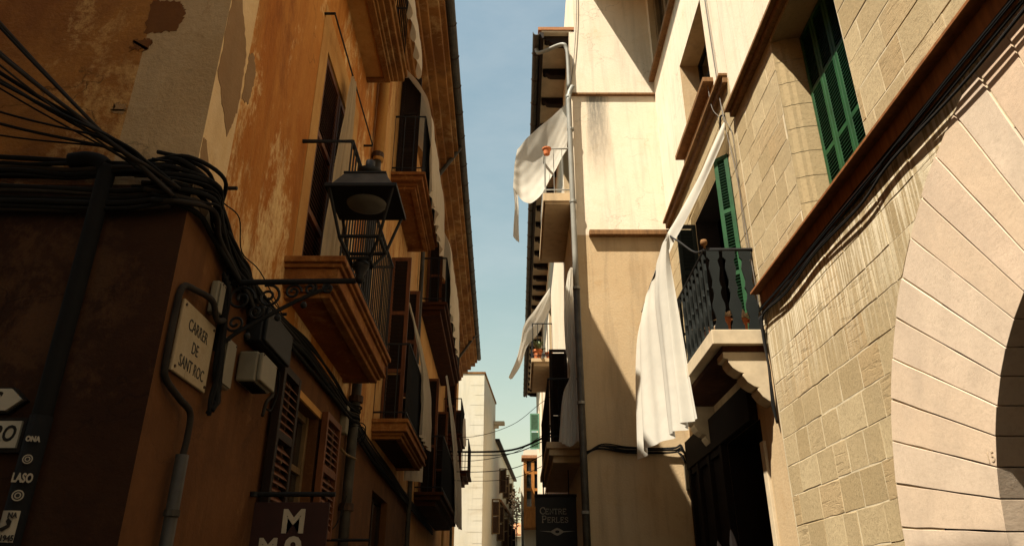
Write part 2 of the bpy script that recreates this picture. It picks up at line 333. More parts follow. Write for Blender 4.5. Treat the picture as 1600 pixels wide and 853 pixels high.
def shutter(parent, m, y0, y1, z0, z1, o, mat='brown', slat_mat=None, flip=0, rails=(.5,), pitch=.055, individual=True, th=.035, st=.055, name='shutter'):
    """one louvred leaf: stiles, rails, tilted slats. m(o, s, z): s runs along the leaf"""
    s = sub(name, parent)
    for a in (y0, y1-st): bx('stile', mat, s, m, o-th/2, o+th/2, a, a+st, z0, z1, .004)
    zr = [z0, *[z0+(z1-z0)*r for r in rails], z1-st]
    for z in zr: bx('rail', mat, s, m, o-th/2+.002, o+th/2-.002, y0+st, y1-st, z, z+st)
    zs = []
    for k in range(len(zr)-1):
        z = zr[k]+st+pitch*.5
        while z < zr[k+1]-pitch*.2: zs.append(z); z += pitch
    a, b = y0+st, y1-st
    def slat(mb, z):
        t = .005; h = pitch*.50; d = th*.42
        P = [m(o-d, a, z+h), m(o-d, b, z+h), m(o+d, b, z-h), m(o+d, a, z-h)]
        return mb.prism(P, [(p[0], p[1], p[2]+t) for p in P])
    if individual and zs:
        first = slat(MB(), zs[0]).build('slat', slat_mat or mat, s, fix=True)
        for z in zs[1:]:
            c = first.copy(); C.objects.link(c); c.location.z += z-zs[0]
    elif zs:
        mb = MB()
        for z in zs: slat(mb, z)
        stuff(mb.build('slats', slat_mat or mat, s))
    return s
def balcony(parent, m, y0, y1, zt, layers, mat, rail_h=1.0, bar=.009, gap=.115, rail_mat='iron', depth=None, bars=True, near=True, far=True, label=None, panel=None, near_bars=True):
    """layers: list of (thickness, outset) from the top down"""
    b = sub('balcony', parent); z = zt; dmax = layers[0][1]
    if label: b['label'] = label
    for i, (t, d) in enumerate(layers):
        e = d-dmax
        bx('slab' if i == 0 else 'moulding', mat, b, m, -.02, d, y0-e, y1+e, z-t, z-(.0 if i == 0 else -.002), .008); z -= t
    if panel:
        dl, e = layers[-1][1], layers[-1][1]-dmax; ya, yb, w = y0-e+.03, y1+e-.03, .075
        bx('soffit_rim', mat, b, m, dl-w-.03, dl-.03, ya, yb, z-.04, z+.002, .006)
        for a, c in ((ya, ya+w), (yb-w, yb)): bx('soffit_rim', mat, b, m, -.02, dl-w-.032, a, c, z-.04, z+.002, .006)
        bx('soffit_panel', panel, b, m, -.02, dl-w-.034, ya+w+.002, yb-w-.002, z-.012, z+.004)
    d = (depth or dmax)-.05
    if bars:
        t = MB()
        for zz in (zt+.09, zt+rail_h):
            r = .013 if zz < zt+.5 else .018
            path = ([m(0, y0+.05, zz)] if near and (near_bars or zz > zt+.5) else [])+[m(d, y0+.05, zz), m(d, y1-.05, zz)]+([m(0, y1-.05, zz)] if far else [])
            MB().tube(path, r, 6).build('rail', rail_mat, b)
        n = max(2, int((y1-y0-.1)/gap)); pts = [(d, y0+.05+(y1-y0-.1)*k/n) for k in range(n+1)]
        nn = max(1, int(d/gap))
        if near and near_bars: pts += [(d*k/nn, y0+.05) for k in range(nn)]
        if far: pts += [(d*k/nn, y1-.05) for k in range(nn)]
        first = None
        for o_, y_ in pts:
            p = Vector(m(o_, y_, zt))
            if first is None:
                first = MB().tube([p, p+Vector((0, 0, rail_h))], bar, 5).build('baluster', rail_mat, b); p0 = p
            else:
                c = first.copy(); C.objects.link(c); c.location = first.location+(p-p0)
    return b
def sheet(name, rows, mat, label, cat='cloth', nu=26, nv=40, fold=.03, waves=5, nrm=(1, 0, 0), fv=lambda v: v, seed=1, group=None, parent=None, wrinkle=.005, hem=None):
    """hanging cloth through rows of points (top row first); folds run down it along nrm"""
    rr = random.Random(seed); cols = [spline(r, 10) if len(r) > 2 else [Vector(r[0]).lerp(Vector(r[1]), i/20) for i in range(21)] for r in rows]
    def samp(poly, t):
        x = t*(len(poly)-1); i = min(int(x), len(poly)-2); return poly[i].lerp(poly[i+1], x-i)
    n = Vector(nrm).normalized(); ph = [rr.uniform(0, 6.28) for _ in range(8)]
    vs_, fs = [], []
    for i in range(nu+1):
        u = i/nu; col = [samp(c, u) for c in cols]; line = spline(col, 12) if len(col) > 2 else [col[0].lerp(col[1], k/20) for k in range(21)]
        for j in range(nv+1):
            v = j/nv; p = samp(line, v)
            f = fold*fv(v)*(math.sin(u*waves*6.283+ph[0]+.7*math.sin(v*2.2+ph[1]))+.45*math.sin(u*waves*2.3*6.283+ph[2]+1.1*v))
            w = wrinkle*(math.sin(v*17+u*9+ph[3])*math.sin(u*13+ph[4])+.6*math.sin(v*31-u*21+ph[5]))
            e = Vector((0, 0, 0))
            if hem and v > .9: e = Vector((0, 0, hem*math.sin(u*waves*6.283*.7+ph[6])*(v-.9)*10))
            vs_.append(tuple(p+n*(f+w)+e))
    for i in range(nu):
        for j in range(nv):
            a = i*(nv+1)+j; fs.append((a, a+1, a+nv+2, a+nv+1))
    o = MB().add(vs_, fs).build(name, mat, parent, smooth=True, fix=False)
    if label: tag(o, label, cat, group)
    return o
def text(body, size, mat, mtx, parent, name='lettering', shear=0, ext=.002, bold=0, squeeze=1, align='CENTER'):
    cu = bpy.data.curves.new(name, 'FONT'); cu.body = body; cu.size = size; cu.align_x = align; cu.align_y = 'CENTER'
    cu.extrude = ext; cu.shear = shear; cu.offset = bold; cu.resolution_u = 3
    t = bpy.data.objects.new('tmp', cu); C.objects.link(t); bpy.context.view_layer.update()
    me = bpy.data.meshes.new_from_object(t.evaluated_get(bpy.context.evaluated_depsgraph_get()))
    bpy.data.objects.remove(t); bpy.data.curves.remove(cu)
    me.transform(mtx @ Matrix.Diagonal((squeeze, 1, 1, 1))); me.materials.clear(); me.materials.append(M[mat]); me.name = name
    o = bpy.data.objects.new(name, me); C.objects.link(o); par(o, parent); return o
def face_mtx(origin, right, up):
    r, u = Vector(right).normalized(), Vector(up).normalized(); n = r.cross(u)
    m = Matrix((r, u, n)).transposed().to_4x4(); m.translation = Vector(origin); return m
def cables(name, label, paths, parent_loc=(0, 0, 0), mat='cable', cat='cables', jitter=0, n=6, k=6):
    t = thing(name, label, cat, parent_loc)
    for pts, r in paths:
        MB().tube(spline(pts, k) if len(pts) > 2 else pts, r, n).build('cable', 'cable_brown' if mat == 'cable' and R.random() < .22 else mat, t, smooth=True)
    return t
#@@PART2
# ------------------------------------------------------------------ the street
g = MB().quad((-60, -30, 0), (60, -30, 0), (60, 120, 0), (-60, 120, 0)).build('street_pavement', 'asphalt', fix=False)
tag(g, kind='structure')

# ------------------------------------------------------------------ left corner house
XC = ML(0, 3.3, 0)[0]
hA = thing('corner_house', 'weathered ochre corner house with grey quoin carrying the street name plate', 'house', (-2, 5.5, 0))
wall(ME, -12, -2.12, 3.6, 10.3, [], 0, 'wall', 'end_up', hA)
wall(ME, -2.12, XC, 3.6, 10.3, [], 0, 'quoin', 'quoin', hA)
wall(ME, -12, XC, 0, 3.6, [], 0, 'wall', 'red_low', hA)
wall(ML, 3.3, 3.68, 3.5, 10.3, [], 0, 'quoin', 'quoin_pale', hA)
HA1 = (5.32, 6.56, 3.95, 6.25, .16); HA2 = (5.45, 6.65, 7.5, 9.7, .16); HA3 = (5.5, 6.46, 2.15, 3.1, .16)
wall(ML, 3.68, 7.72, 3.5, 10.3, [HA1, HA2], .16, 'wall', 'ochre', hA, 'ochre_b')
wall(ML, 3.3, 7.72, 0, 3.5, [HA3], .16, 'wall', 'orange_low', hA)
core(ML, 3.3, 7.72, 0, 10.3, -9, hA, (0, 1))
bx('roof_edge', 'cornice', hA, ML, -.1, .30, 3.3, 7.72, 10.3, 10.45, .01)
b = MB().box(ML, 0, .006, 5.10, 5.32, 3.95, 6.62); b.box(ML, 0, .006, 6.56, 6.78, 3.95, 6.62); b.box(ML, 0, .006, 5.32, 6.56, 6.25, 6.62)
b.build('window_surround', 'ochre_b', hA)
# repaired plaster on both sides of the corner
def patch(m, pts, mat, parent, o=.006, seed=0, wob=.012):
    rr = random.Random(seed); out = []
    n = len(pts)
    for i in range(n):
        a, c = pts[i], pts[(i+1) % n]
        for k in range(12):
            t = k/12; w = wob*(.35+.65*abs(math.sin(k*1.7+i))) if k else wob*.3
            out.append((a[0]+(c[0]-a[0])*t+rr.uniform(-w, w), a[1]+(c[1]-a[1])*t+rr.uniform(-w, w)))
    MB().prism([m(-.002, *p) for p in out], [m(o*.5, *p) for p in out]).build('plaster_patch', mat, parent)
patch(ME, [(-2.14, 4.62), (-1.95, 4.64), (-1.93, 4.78), (-1.97, 4.86), (-2.14, 4.87)], 'patch_red', hA, seed=1)
patch(ME, [(-2.19, 4.50), (-2.09, 4.50), (-2.09, 4.57), (-2.19, 4.57)], 'patch_red', hA, seed=2, wob=.02)
patch(ME, [(-2.2, 4.06), (-2.14, 4.05), (-2.13, 4.11), (-2.2, 4.12)], 'patch', hA, seed=3, wob=.015)
patch(ML, [(3.31, 4.36), (3.58, 4.10), (3.66, 4.35), (3.64, 4.75), (3.40, 5.05), (3.31, 5.0)], 'patch', hA, seed=4)
patch(ML, [(3.69, 4.45), (3.80, 4.5), (3.83, 4.75), (3.76, 4.85), (3.68, 4.8)], 'patch', hA, seed=5)
patch(ML, [(3.31, 3.55), (3.52, 3.50), (3.53, 3.68), (3.35, 3.9), (3.31, 3.9)], 'patch', hA, seed=6)
# first-floor window behind the balcony
shutter(hA, ML, 5.33, 5.93, 3.97, 6.23, -.022, 'brown', None, rails=(.28, .62), pitch=.046)
shutter(hA, ML, 5.95, 6.55, 3.97, 6.23, -.022, 'brown', None, rails=(.28, .62), pitch=.046)
shutter(hA, ML, 5.46, 6.04, 7.52, 9.68, -.05, 'brown', None, rails=(.3, .64), pitch=.06, individual=False)
shutter(hA, ML, 6.06, 6.64, 7.52, 9.68, -.05, 'brown', None, rails=(.3, .64), pitch=.06, individual=False)
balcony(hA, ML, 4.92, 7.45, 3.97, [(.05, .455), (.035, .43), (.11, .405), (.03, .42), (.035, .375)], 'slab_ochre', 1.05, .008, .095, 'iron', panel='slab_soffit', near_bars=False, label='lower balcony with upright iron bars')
balcony(hA, ML, 4.6, 7.2, 7.56, [(.07, .45), (.09, .42), (.05, .36), (.04, .31)], 'cornice', 1.0, .009, .12, 'iron', panel='ochre_b')
# ground-floor window with shutters folded back
w = sub('window', hA)
for a, c in ((5.5, 5.56), (5.95, 6.01), (6.40, 6.46)): bx('frame', 'frame_pale', w, ML, -.15, -.08, a, c, 2.15, 3.1, .004)
for a, c in ((5.56, 5.95), (6.01, 6.40)):
    for z in (2.15, 2.60, 3.04): bx('glazing_bar', 'frame_pale', w, ML, -.145, -.09, a, c, z, z+.05)
    for z in (2.2, 2.65): bx('pane', 'glass', w, ML, -.125, -.118, a, c, z, z+.40)
shutter(hA, ML, 5.03, 5.49, 2.13, 3.17, .055, 'dark_wood', 'brown', rails=(.5,), pitch=.055, th=.06)
shutter(hA, ML, 6.47, 7.08, 2.13, 3.17, .055, 'brown', 'brown', rails=(.5,), pitch=.055, th=.055)
bx('window_head', 'ochre_b', hA, ML, 0, .02, 5.45, 6.52, 3.1, 3.16)
# down pipe with its collar
p = sub('downpipe', hA)
MB().tube([ML(.075, 7.66, 0), ML(.075, 7.66, 6.62)], .052, 10).build('pipe', 'zinc_dark', p, smooth=True)
MB().tube([ML(.085, 7.66, 6.58), ML(.085, 7.66, 10.2)], .068, 10).build('pipe', 'ochre_b', p, smooth=True)
for z in (2.45, 3.55, 6.62): MB().tube([ML(.08, 7.66, z), ML(.08, 7.66, z+.07)], .074, 10).build('collar', 'rust', p)
MB().tube(spline([ML(.02, 7.42, 3.02), ML(.06, 7.5, 2.98), ML(.13, 7.66, 2.96)], 4), .012, 6).build('clip', 'frame_pale', p)
bx('cable_box', 'box', hA, ML, 0, .07, 7.32, 7.45, 3.16, 3.44, .01)
# rod that carries the curtain
rd = sub('curtain_rod', hA)
MB().tube([ML(.10, 5.06, 6.46), ML(.10, 7.2, 6.50)], .009, 6).build('rod', 'iron', rd)
for y in (5.08, 7.18): MB().tube([ML(0, y, 6.48), ML(.10, y, 6.48)], .014, 6).build('hook', 'iron', rd)
for q in ((3.72, 3.83, .06), (5.0, 3.53, .05)): MB().tube([ML(0, q[0], q[1]), ML(q[2], q[0], q[1])], .012, 6).build('wall_hook', 'iron', hA)

# ------------------------------------------------------------------ second and third house on the left
def casement(parent, m, y0, y1, z0, z1, d, mat='dark_wood', mull=True):
    w = sub('window', parent); f = .06
    ys = (y0, (y0+y1)/2-f/2, y1-f) if mull else (y0, y1-f)
    for a in ys: bx('frame', mat, w, m, d-.03, d+.03, a, a+f, z0, z1)
    for z in (z0, z0+(z1-z0)*.62, z1-f): bx('glazing_bar', mat, w, m, d-.028, d+.028, y0+f, y1-f, z, z+f)
    for i in range(len(ys)-1): bx('pane', 'glass', w, m, d-.006, d+.006, ys[i]+f, ys[i+1], z0+f, z1-f)
    return w
hB = thing('balcony_house', 'pale ochre house with two balconies hung with white sheets, past the downpipe', 'house', (-2.5, 10.4, 0))
HB = [(9.75, 10.95, 3.72, 6.25, .2), (9.5, 10.9, 7.3, 9.35, .2), (9.6, 10.95, 0, 2.92, .2)]
wall(ML, 7.72, 13.2, 3.35, 10.4, HB[:2], .2, 'wall', 'ochre_pale', hB, 'ochre_b')
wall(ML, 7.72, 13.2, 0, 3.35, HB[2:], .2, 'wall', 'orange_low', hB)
core(ML, 7.72, 13.2, 0, 10.4, -9, hB)
casement(hB, ML, 9.75, 10.95, 3.72, 6.25, -.17); casement(hB, ML, 9.5, 10.9, 7.3, 9.35, -.17); casement(hB, ML, 9.6, 10.95, .0, 2.92, -.12)
shutter(hB, lambda o, s, z: ML(s, 9.72+o, z), .01, .30, 3.74, 6.24, 0, 'brown', 'dark_wood', rails=(.3, .64), pitch=.06)
shutter(hB, lambda o, s, z: ML(s, 10.98+o, z), .01, .30, 3.74, 6.24, 0, 'brown', 'dark_wood', rails=(.3, .64), pitch=.06, individual=False)
shutter(hB, lambda o, s, z: ML(s, 9.47+o, z), .01, .32, 7.32, 9.33, 0, 'dark_wood', None, rails=(.3, .64), pitch=.06, individual=False)
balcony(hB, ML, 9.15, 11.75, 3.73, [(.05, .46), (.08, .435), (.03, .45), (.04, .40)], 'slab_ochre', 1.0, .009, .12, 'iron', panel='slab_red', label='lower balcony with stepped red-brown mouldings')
balcony(hB, ML, 9.1, 11.5, 7.34, [(.05, .50), (.07, .46), (.05, .38)], 'slab_ochre', 1.0, .009, .12, 'iron', panel='slab_ochre')
hC = thing('far_ochre_house', 'long ochre house of many small balconies, farthest on the left', 'house', (-2.5, 20, 0))
HC = [(14.5, 15.6, 7.2, 9.3), (17.6, 18.7, 7.2, 9.3), (14.9, 16.0, 3.5, 5.9), (17.8, 18.8, 3.5, 5.9), (20.9, 21.9, 5.95, 8.0), (24.6, 25.6, 5.55, 7.6), (21.5, 22.4, 2.2, 4.4), (23.0, 24.0, 8.3, 9.4)]
wall(ML, 13.2, 27.6, 0, 10.4, HC, .2, 'wall', 'ochre_b', hC)
core(ML, 13.2, 27.6, 0, 10.4, -9, hC)
for h in HC: casement(hC, ML, h[0], h[1], h[2], h[3], -.17)
for h in HC[:6]:
    shutter(hC, lambda o, s, z: ML(s, h[0]-.02+o, z), .01, .34, h[2]+.02, h[3], 0, 'brown', 'dark_wood', rails=(.4,), pitch=.07, individual=False)
    shutter(hC, ML, h[1]+.02, h[1]+.55, h[2]+.02, h[3], .05, 'brown', 'dark_wood', rails=(.4,), pitch=.07, individual=False)
balcony(hC, ML, 13.8, 19.4, 7.2, [(.06, .52), (.08, .47), (.10, .38)], 'slab_red', 1.0, .010, .13)
balcony(hC, ML, 14.2, 19.6, 3.52, [(.06, .56), (.08, .5), (.10, .4)], 'slab_red', 1.05, .010, .11)
balcony(hC, ML, 20.5, 22.5, 5.95, [(.06, .55), (.10, .47), (.12, .36), (.14, .22)], 'slab_red', 1.0, .010, .13)
balcony(hC, ML, 24.2, 26.4, 5.55, [(.06, .62), (.10, .52), (.12, .40), (.14, .24)], 'slab_red', 1.0, .012, .16)
# the deep weathered cornice and gutter over both
for h, y0, y1 in ((hB, 7.73, 13.2), (hC, 13.203, 27.6)):
    co = sub('cornice', h)
    for k, (o, z0, z1) in enumerate(((.10, 9.50, 9.62), (.16, 9.62, 9.78), (.34, 9.78, 9.92), (.46, 9.92, 10.06), (.62, 10.06, 10.2), (.70, 10.2, 10.32))):
        if h is hB and k < 2: y0 = 7.73
        elif h is hB: y0 = 7.35
        bx('cornice_course', 'cornice', co, ML, -.03, o, y0, y1, z0, z1+.001*(k % 2), .012)
    y0 = 7.35 if h is hB else y0
    MB().quad(ML(0, y0, 10.46), ML(.78, y0, 10.34), ML(.78, y1, 10.34), ML(0, y1, 10.46)).build('roof_edge', 'tile', co, fix=False)
    gt = MB(); prof = [(.70+.085*math.cos(a), 10.385+.085*math.sin(a)) for a in [math.pi+math.pi*k/8 for k in range(9)]]
    ring = prof+[(o*.9+.07, z+.012) for o, z in prof[::-1]]
    gt.prism([ML(o+.06, y0, z) for o, z in ring], [ML(o+.06, y1, z) for o, z in ring]).build('gutter', 'zinc_dark', h, smooth=False)
    for k in range(int((y1-y0)/.8)):
        y = y0+.4+k*.8; MB().tube([ML(.76+.09*math.cos(a), y, 10.385+.09*math.sin(a)) for a in [math.pi+math.pi*j/8 for j in range(9)]], .008, 5).build('gutter_strap', 'rust', h)
for h, y in ((hB, 12.9), (hC, 24.5)):
    MB().tube(spline([ML(.72, y, 10.32), ML(.68, y, 10.22), ML(.12, y+.1, 9.42), ML(.07, y+.1, 9.25), ML(.07, y+.1, 0)], 6), .045, 8).build('downpipe', 'zinc_dark', h, smooth=True)

# ------------------------------------------------------------------ near right house of sandstone
hR = thing('sandstone_house', 'sunlit sandstone block house with big arch and green louvred window', 'house', (3, 3, 0))
YC, ZC, R1, R2 = 2.39, 1.77, 1.42, 2.45
HW = (4.2, 5.42, 4.45, 6.45)
mort = MB(); q = .0022
def mq(y0, y1, z0, z1): mort.quad(MR(q, y0, z0), MR(q, y1, z0), MR(q, y1, z1), MR(q, y0, z1))
mq(-8, YC-2, 0, 4.36); mq(YC+2, 6.68, 0, 4.36)
n = 36
for k in range(n):
    a, c = YC-2+4*k/n, YC-2+4*(k+1)/n
    za, zc = [ZC+math.sqrt(max(0, 4-(y-YC)**2)) for y in (a, c)]
    mort.quad(MR(q, a, za), MR(q, c, zc), MR(q, c, 4.36), MR(q, a, 4.36))
mq(-8, HW[0], 4.36, 6.6); mq(HW[1], 6.68, 4.36, 6.6); mq(HW[0], HW[1], HW[3], 6.6); mq(HW[0], HW[1], 4.36, HW[2])
mort.build('wall', 'mortar', hR, fix=False)
wall(MR, -8, 6.68, 6.6, 12.5, [], 0, 'wall', 'cream', hR)
core(MR, -8, 6.68, 0, 12.5, -8, hR, (1, 0), front=-1.6)
# voussoirs: each one a wedge of its own
nv = 29
for k in range(nv):
    a0, a1 = math.pi*k/nv+.0026, math.pi*(k+1)/nv-.0026; jo = R.uniform(-.003, .004)
    ro = R2+R.uniform(-.004, .004)
    e_ = lambda: R.uniform(-.0012, .0012)
    pts = [(YC+r*math.cos(a), ZC+r*math.sin(a)) for r, a in [(R1+(ro-R1)*q_/6, a0+(e_() if q_ else 0)) for q_ in range(7)]+[(ro+R.uniform(-.005, .005), (a0+a1)/2)]+[(R1+(ro-R1)*q_/6, a1+(e_() if q_ else 0)) for q_ in range(6, -1, -1)]]
    f = [MR(.009+jo, *p) for p in pts]; bk = [MR(-.46, *p) for p in pts]
    MB().prism(bk, f).build('voussoir', 'voussoir', hR, bevel=.0015)
for s in (-1, 1):
    z = ZC-.003
    while z > .05:
        h = min(.36, z); y0, y1 = sorted((YC+s*R1, YC+s*R2))
        bx('jamb_stone', 'voussoir', hR, MR, -.46, .006+R.uniform(-.003, .003), y0, y1, z-h+.006, z, .005); z -= h
text('15', .075, 'chisel', face_mtx(MR(.0125, 3.76, 2.275), (0, -1, 0), (0, 0, 1)), hR, 'chiselled_mark', ext=.0004)
bx('arch_door', 'dark_wood', hR, MR, -1.25, -1.2, YC-R1-.4, YC+R1+.4, 0, 3.4)
arch_in = MB()
for y in (YC-R1-.3, YC+R1+.3): arch_in.quad(MR(-.46, y, 0), MR(-1.2, y, 0), MR(-1.2, y, 3.5), MR(-.46, y, 3.5))
arch_in.quad(MR(-.46, YC-R1-.3, 3.5), MR(-.46, YC+R1+.3, 3.5), MR(-1.2, YC+R1+.3, 3.5), MR(-1.2, YC-R1-.3, 3.5))
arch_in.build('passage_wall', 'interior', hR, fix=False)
# ashlar blocks, laid in courses round the arch and the window
def block(m, y0, y1, z0, z1, parent, mat='stone', joint=.0035, circ=None, proud=.0045):
    y0 += joint; y1 -= joint; z0 += joint; z1 -= joint
    if y1-y0 < .03 or z1-z0 < .03: return
    j = R.uniform(-.0012, .0018)+proud
    pts = [(y0, z0), (y1, z0), (y1, z1), (y0, z1)]
    if circ:
        cy, cz, r = circ; dd = [math.hypot(a-cy, c-cz) for a, c in pts]
        if max(dd) < r+.02: return
        if min(dd) < r or (y0 < cy < y1 and z0 < cz+r):
            dense = []
            for i in range(4):
                a, c = pts[i], pts[(i+1) % 4]
                for k in range(6): dense.append((a[0]+(c[0]-a[0])*k/6, a[1]+(c[1]-a[1])*k/6))
            out = []
            for a, c in dense:
                d = math.hypot(a-cy, c-cz)
                if d < r: a, c = cy+(a-cy)*r/d, cz+(c-cz)*r/d
                if not out or math.hypot(a-out[-1][0], c-out[-1][1]) > .006: out.append((a, c))
            pts = out
            ar = abs(sum(pts[i][0]*pts[(i+1) % len(pts)][1]-pts[(i+1) % len(pts)][0]*pts[i][1] for i in range(len(pts))))/2
            if ar < .004: return
            MB().prism([m(-.03, *p) for p in pts], [m(j, *p) for p in pts]).build('stone_block', mat, parent); return
    jit = lambda a: R.uniform(-a, a)
    dense = []
    for k in range(4):
        a, c = pts[k], pts[(k+1) % 4]; dense.append((a[0]+jit(.004), a[1]+jit(.004)))
        n_ = 3 if abs(a[0]-c[0]) > .15 else 2
        for q_ in range(1, n_): dense.append((a[0]+(c[0]-a[0])*q_/n_+jit(.0035), a[1]+(c[1]-a[1])*q_/n_+jit(.0035)))
    cy_, cz_ = (y0+y1)/2, (z0+z1)/2; i = R.uniform(.002, .006)
    fr = [(a+(i if a < cy_ else -i)*R.uniform(.3, 1.5), c+(i if c < cz_ else -i)*R.uniform(.3, 1.5)) for a, c in dense]
    tl, tz = jit(.002), jit(.002); L = len(dense)
    front = [m(j+tl*(a-cy_)/(y1-y0)+tz*(c-cz_)/(z1-z0), a, c) for a, c in fr]
    MB().add([m(-.03, *q_) for q_ in dense]+[m(j-.002, *q_) for q_ in dense]+front, [(k, (k+1) % L, L+(k+1) % L, L+k) for k in range(L)]+[(L+k, L+(k+1) % L, 2*L+(k+1) % L, 2*L+k) for k in range(L)]+[tuple(range(2*L, 3*L))]).build('stone_block', mat, parent)
def course_fill(m, ya, yb, z_list, holes, parent, lens, circ=None, mat='stone'):
    for i in range(len(z_list)-1):
        z0, z1 = z_list[i], z_list[i+1]; y = yb
        first = True
        while y > ya+.02:
            L = R.uniform(*lens)*(R.uniform(.4, .9) if first and i % 2 else 1); first = False
            y0 = max(ya, y-L)
            if y0-ya < .12: y0 = ya
            rects = [(y0, y, z0, z1)]
            for h in holes:
                nr = []
                for r in rects:
                    if r[1] <= h[0] or r[0] >= h[1] or r[3] <= h[2] or r[2] >= h[3]: nr.append(r); continue
                    if r[0] < h[0]: nr.append((r[0], h[0], r[2], r[3]))
                    if r[1] > h[1]: nr.append((h[1], r[1], r[2], r[3]))
                    a, c = max(r[0], h[0]), min(r[1], h[1])
                    if r[3] > h[3]: nr.append((a, c, h[3], r[3]))
                    if r[2] < h[2]: nr.append((a, c, r[2], h[2]))
                rects = nr
            for r in rects: block(m, *r, parent, mat, circ=circ)
            y = y0
zl = [.96+.25*k for k in range(14)]+[4.36]
course_fill(MR, 2.3, 6.66, zl, [], hR, (.22, .46), (YC, ZC, R2+.006))
zu = [4.40+.245*k+R.uniform(-.012, .012) for k in range(9)]+[6.58]
course_fill(MR, 2.6, 6.66, zu, [(HW[0]-.0, HW[1]+.0, HW[2], HW[3])], hR, (.26, .56))
# splayed, rounded window reveal
prof = [(0, 0), (-.03, -.008), (-.07, -.035), (-.10, -.04), (-.13, -.055), (-.24, -.07), (-.3, -.07)]
for s, ye in ((1, HW[1]), (-1, HW[0])):
    rv = MB()
    for i in range(len(prof)-1):
        (o0, d0), (o1, d1) = prof[i], prof[i+1]
        for k in range(8):
            z0, z1 = HW[2]+(HW[3]-HW[2])*k/8, HW[2]+(HW[3]-HW[2])*(k+1)/8-.006
            rv.quad(MR(o0, ye+s*d0, z0), MR(o1, ye+s*d1, z0), MR(o1, ye+s*d1, z1), MR(o0, ye+s*d0, z1))
    rv.build('window_jamb', 'stone', hR, fix=False)
bx('window_back', 'mortar', hR, MR, -.34, -.305, HW[0]-.05, HW[0]+.02, HW[2], HW[3]); bx('window_lintel', 'stone', hR, MR, -.34, -.004, HW[0]-.1, HW[1]+.1, HW[3], HW[3]+.2)
for s, ye in ((1, HW[1]), (-1, HW[0])):
    mj = MB(); mj.quad(MR(-.004, ye+s*.03, HW[2]), MR(-.3, ye-s*.060, HW[2]), MR(-.3, ye-s*.060, HW[3]), MR(-.004, ye+s*.03, HW[3]))
    mj.build('jamb_backing', 'mortar', hR, fix=False)
yy = [HW[1]-.075-(HW[1]-HW[0]-.15)*k/4 for k in range(5)]
for k in range(4): shutter(hR, MR, yy[k+1]+.003, yy[k]-.003, 4.47, 6.43, -.26, 'green', 'green_slat', rails=(.32, .66), pitch=.033, th=.04, st=.042)
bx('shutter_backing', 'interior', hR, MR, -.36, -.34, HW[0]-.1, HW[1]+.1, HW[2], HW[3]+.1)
# timber ledges
lg = sub('ledge', hR)
bx('ledge_board', 'ledge', lg, MR, -.03, .115, 1.0, 6.66, 4.375, 4.40, .004); bx('ledge_moulding', 'ledge', lg, MR, -.03, .035, 1.0, 6.64, 4.20, 4.376, .008)
lg = sub('ledge', hR)
bx('ledge_board', 'ledge_lit', lg, MR, -.02, .11, 1.5, 6.66, 6.56, 6.60, .006); bx('ledge_moulding', 'ledge_lit', lg, MR, -.02, .06, 1.5, 6.65, 6.49, 6.562, .008)

# ------------------------------------------------------------------ middle right house with the green balcony
hM = thing('green_balcony_house', 'cream and tan house with green-shuttered balcony door under a white awning', 'house', (3, 8.5, 0))
HM1 = (7.08, 8.75, 4.03, 6.30, .3); HM2 = (7.3, 8.62, 7.5, 8.86, .36); HM3 = (8.1, 10.25, 10.06, 11.9, .22); HM4 = (7.24, 8.5, 0, 3.28, 1.2)
wall(MR, 6.683, 10.4, 0, 7.08, [HM1, HM4], .3, 'wall', 'tan', hM, 'shade_dark')  # reveals take the near-black shade colour so the openings read dark
wall(MR, 6.683, 10.4, 7.08, 12.5, [HM2, HM3], .3, 'wall', 'cream', hM, 'tan')
core(MR, 6.683, 10.4, 3.5, 12.5, -8, hM, (0, 1), front=-.75)
course_fill(MR, 6.69, 10.39, [4.07+.27*k for k in range(11)]+[7.06], [(HM1[0]-.02, HM1[1]+.02, 4.0, HM1[3]+.02)], hM, (.34, .62))
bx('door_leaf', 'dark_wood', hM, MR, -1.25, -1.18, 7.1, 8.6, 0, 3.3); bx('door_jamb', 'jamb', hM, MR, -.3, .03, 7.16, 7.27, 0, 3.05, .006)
sf = sub('shade_panels', hM); sf['label'] = 'added dark panelling standing in for the shade under the balcony'  # added panels: deep shade under the balcony put in as dark colour
bx('fascia', 'shade_dark', sf, MR, 0, .09, 7.28, 10.30, 3.28, 3.66, .008)
for y in (8.5, 9.1, 9.7, 10.18): bx('post', 'shade_dark', sf, MR, 0, .08, y, y+.10, 0, 3.28, .006)
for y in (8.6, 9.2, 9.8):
    bx('panel', 'shade_dark', sf, MR, 0, .03, y, y+.5, 0, 1.0); bx('pane', 'shade_dark', sf, MR, 0, .025, y, y+.5, 1.06, 3.2); bx('rail', 'shade_dark', sf, MR, 0, .06, y, y+.5, 1.0, 1.06); bx('rail', 'shade_dark', sf, MR, 0, .06, y, y+.5, 3.2, 3.28)
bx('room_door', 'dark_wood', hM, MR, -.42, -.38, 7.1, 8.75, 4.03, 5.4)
lg = sub('ledge', hM)
bx('ledge_board', 'ledge_lit', lg, MR, -.02, .10, 6.70, 10.29, 7.11, 7.15, .006); bx('ledge_moulding', 'ledge_lit', lg, MR, -.02, .06, 6.71, 10.29, 7.02, 7.112, .008)
wd = sub('window', hM)
bx('sill', 'ledge_lit', wd, MR, -.02, .13, 7.2, 8.95, 7.43, 7.50, .008)
casement(hM, MR, 7.3, 8.62, 7.5, 8.86, -.30, 'green_dark')
gl = sub('gallery', hM)
bx('sill', 'ledge_lit', gl, MR, -.22, .09, 8.0, 10.36, 9.97, 10.06, .008)
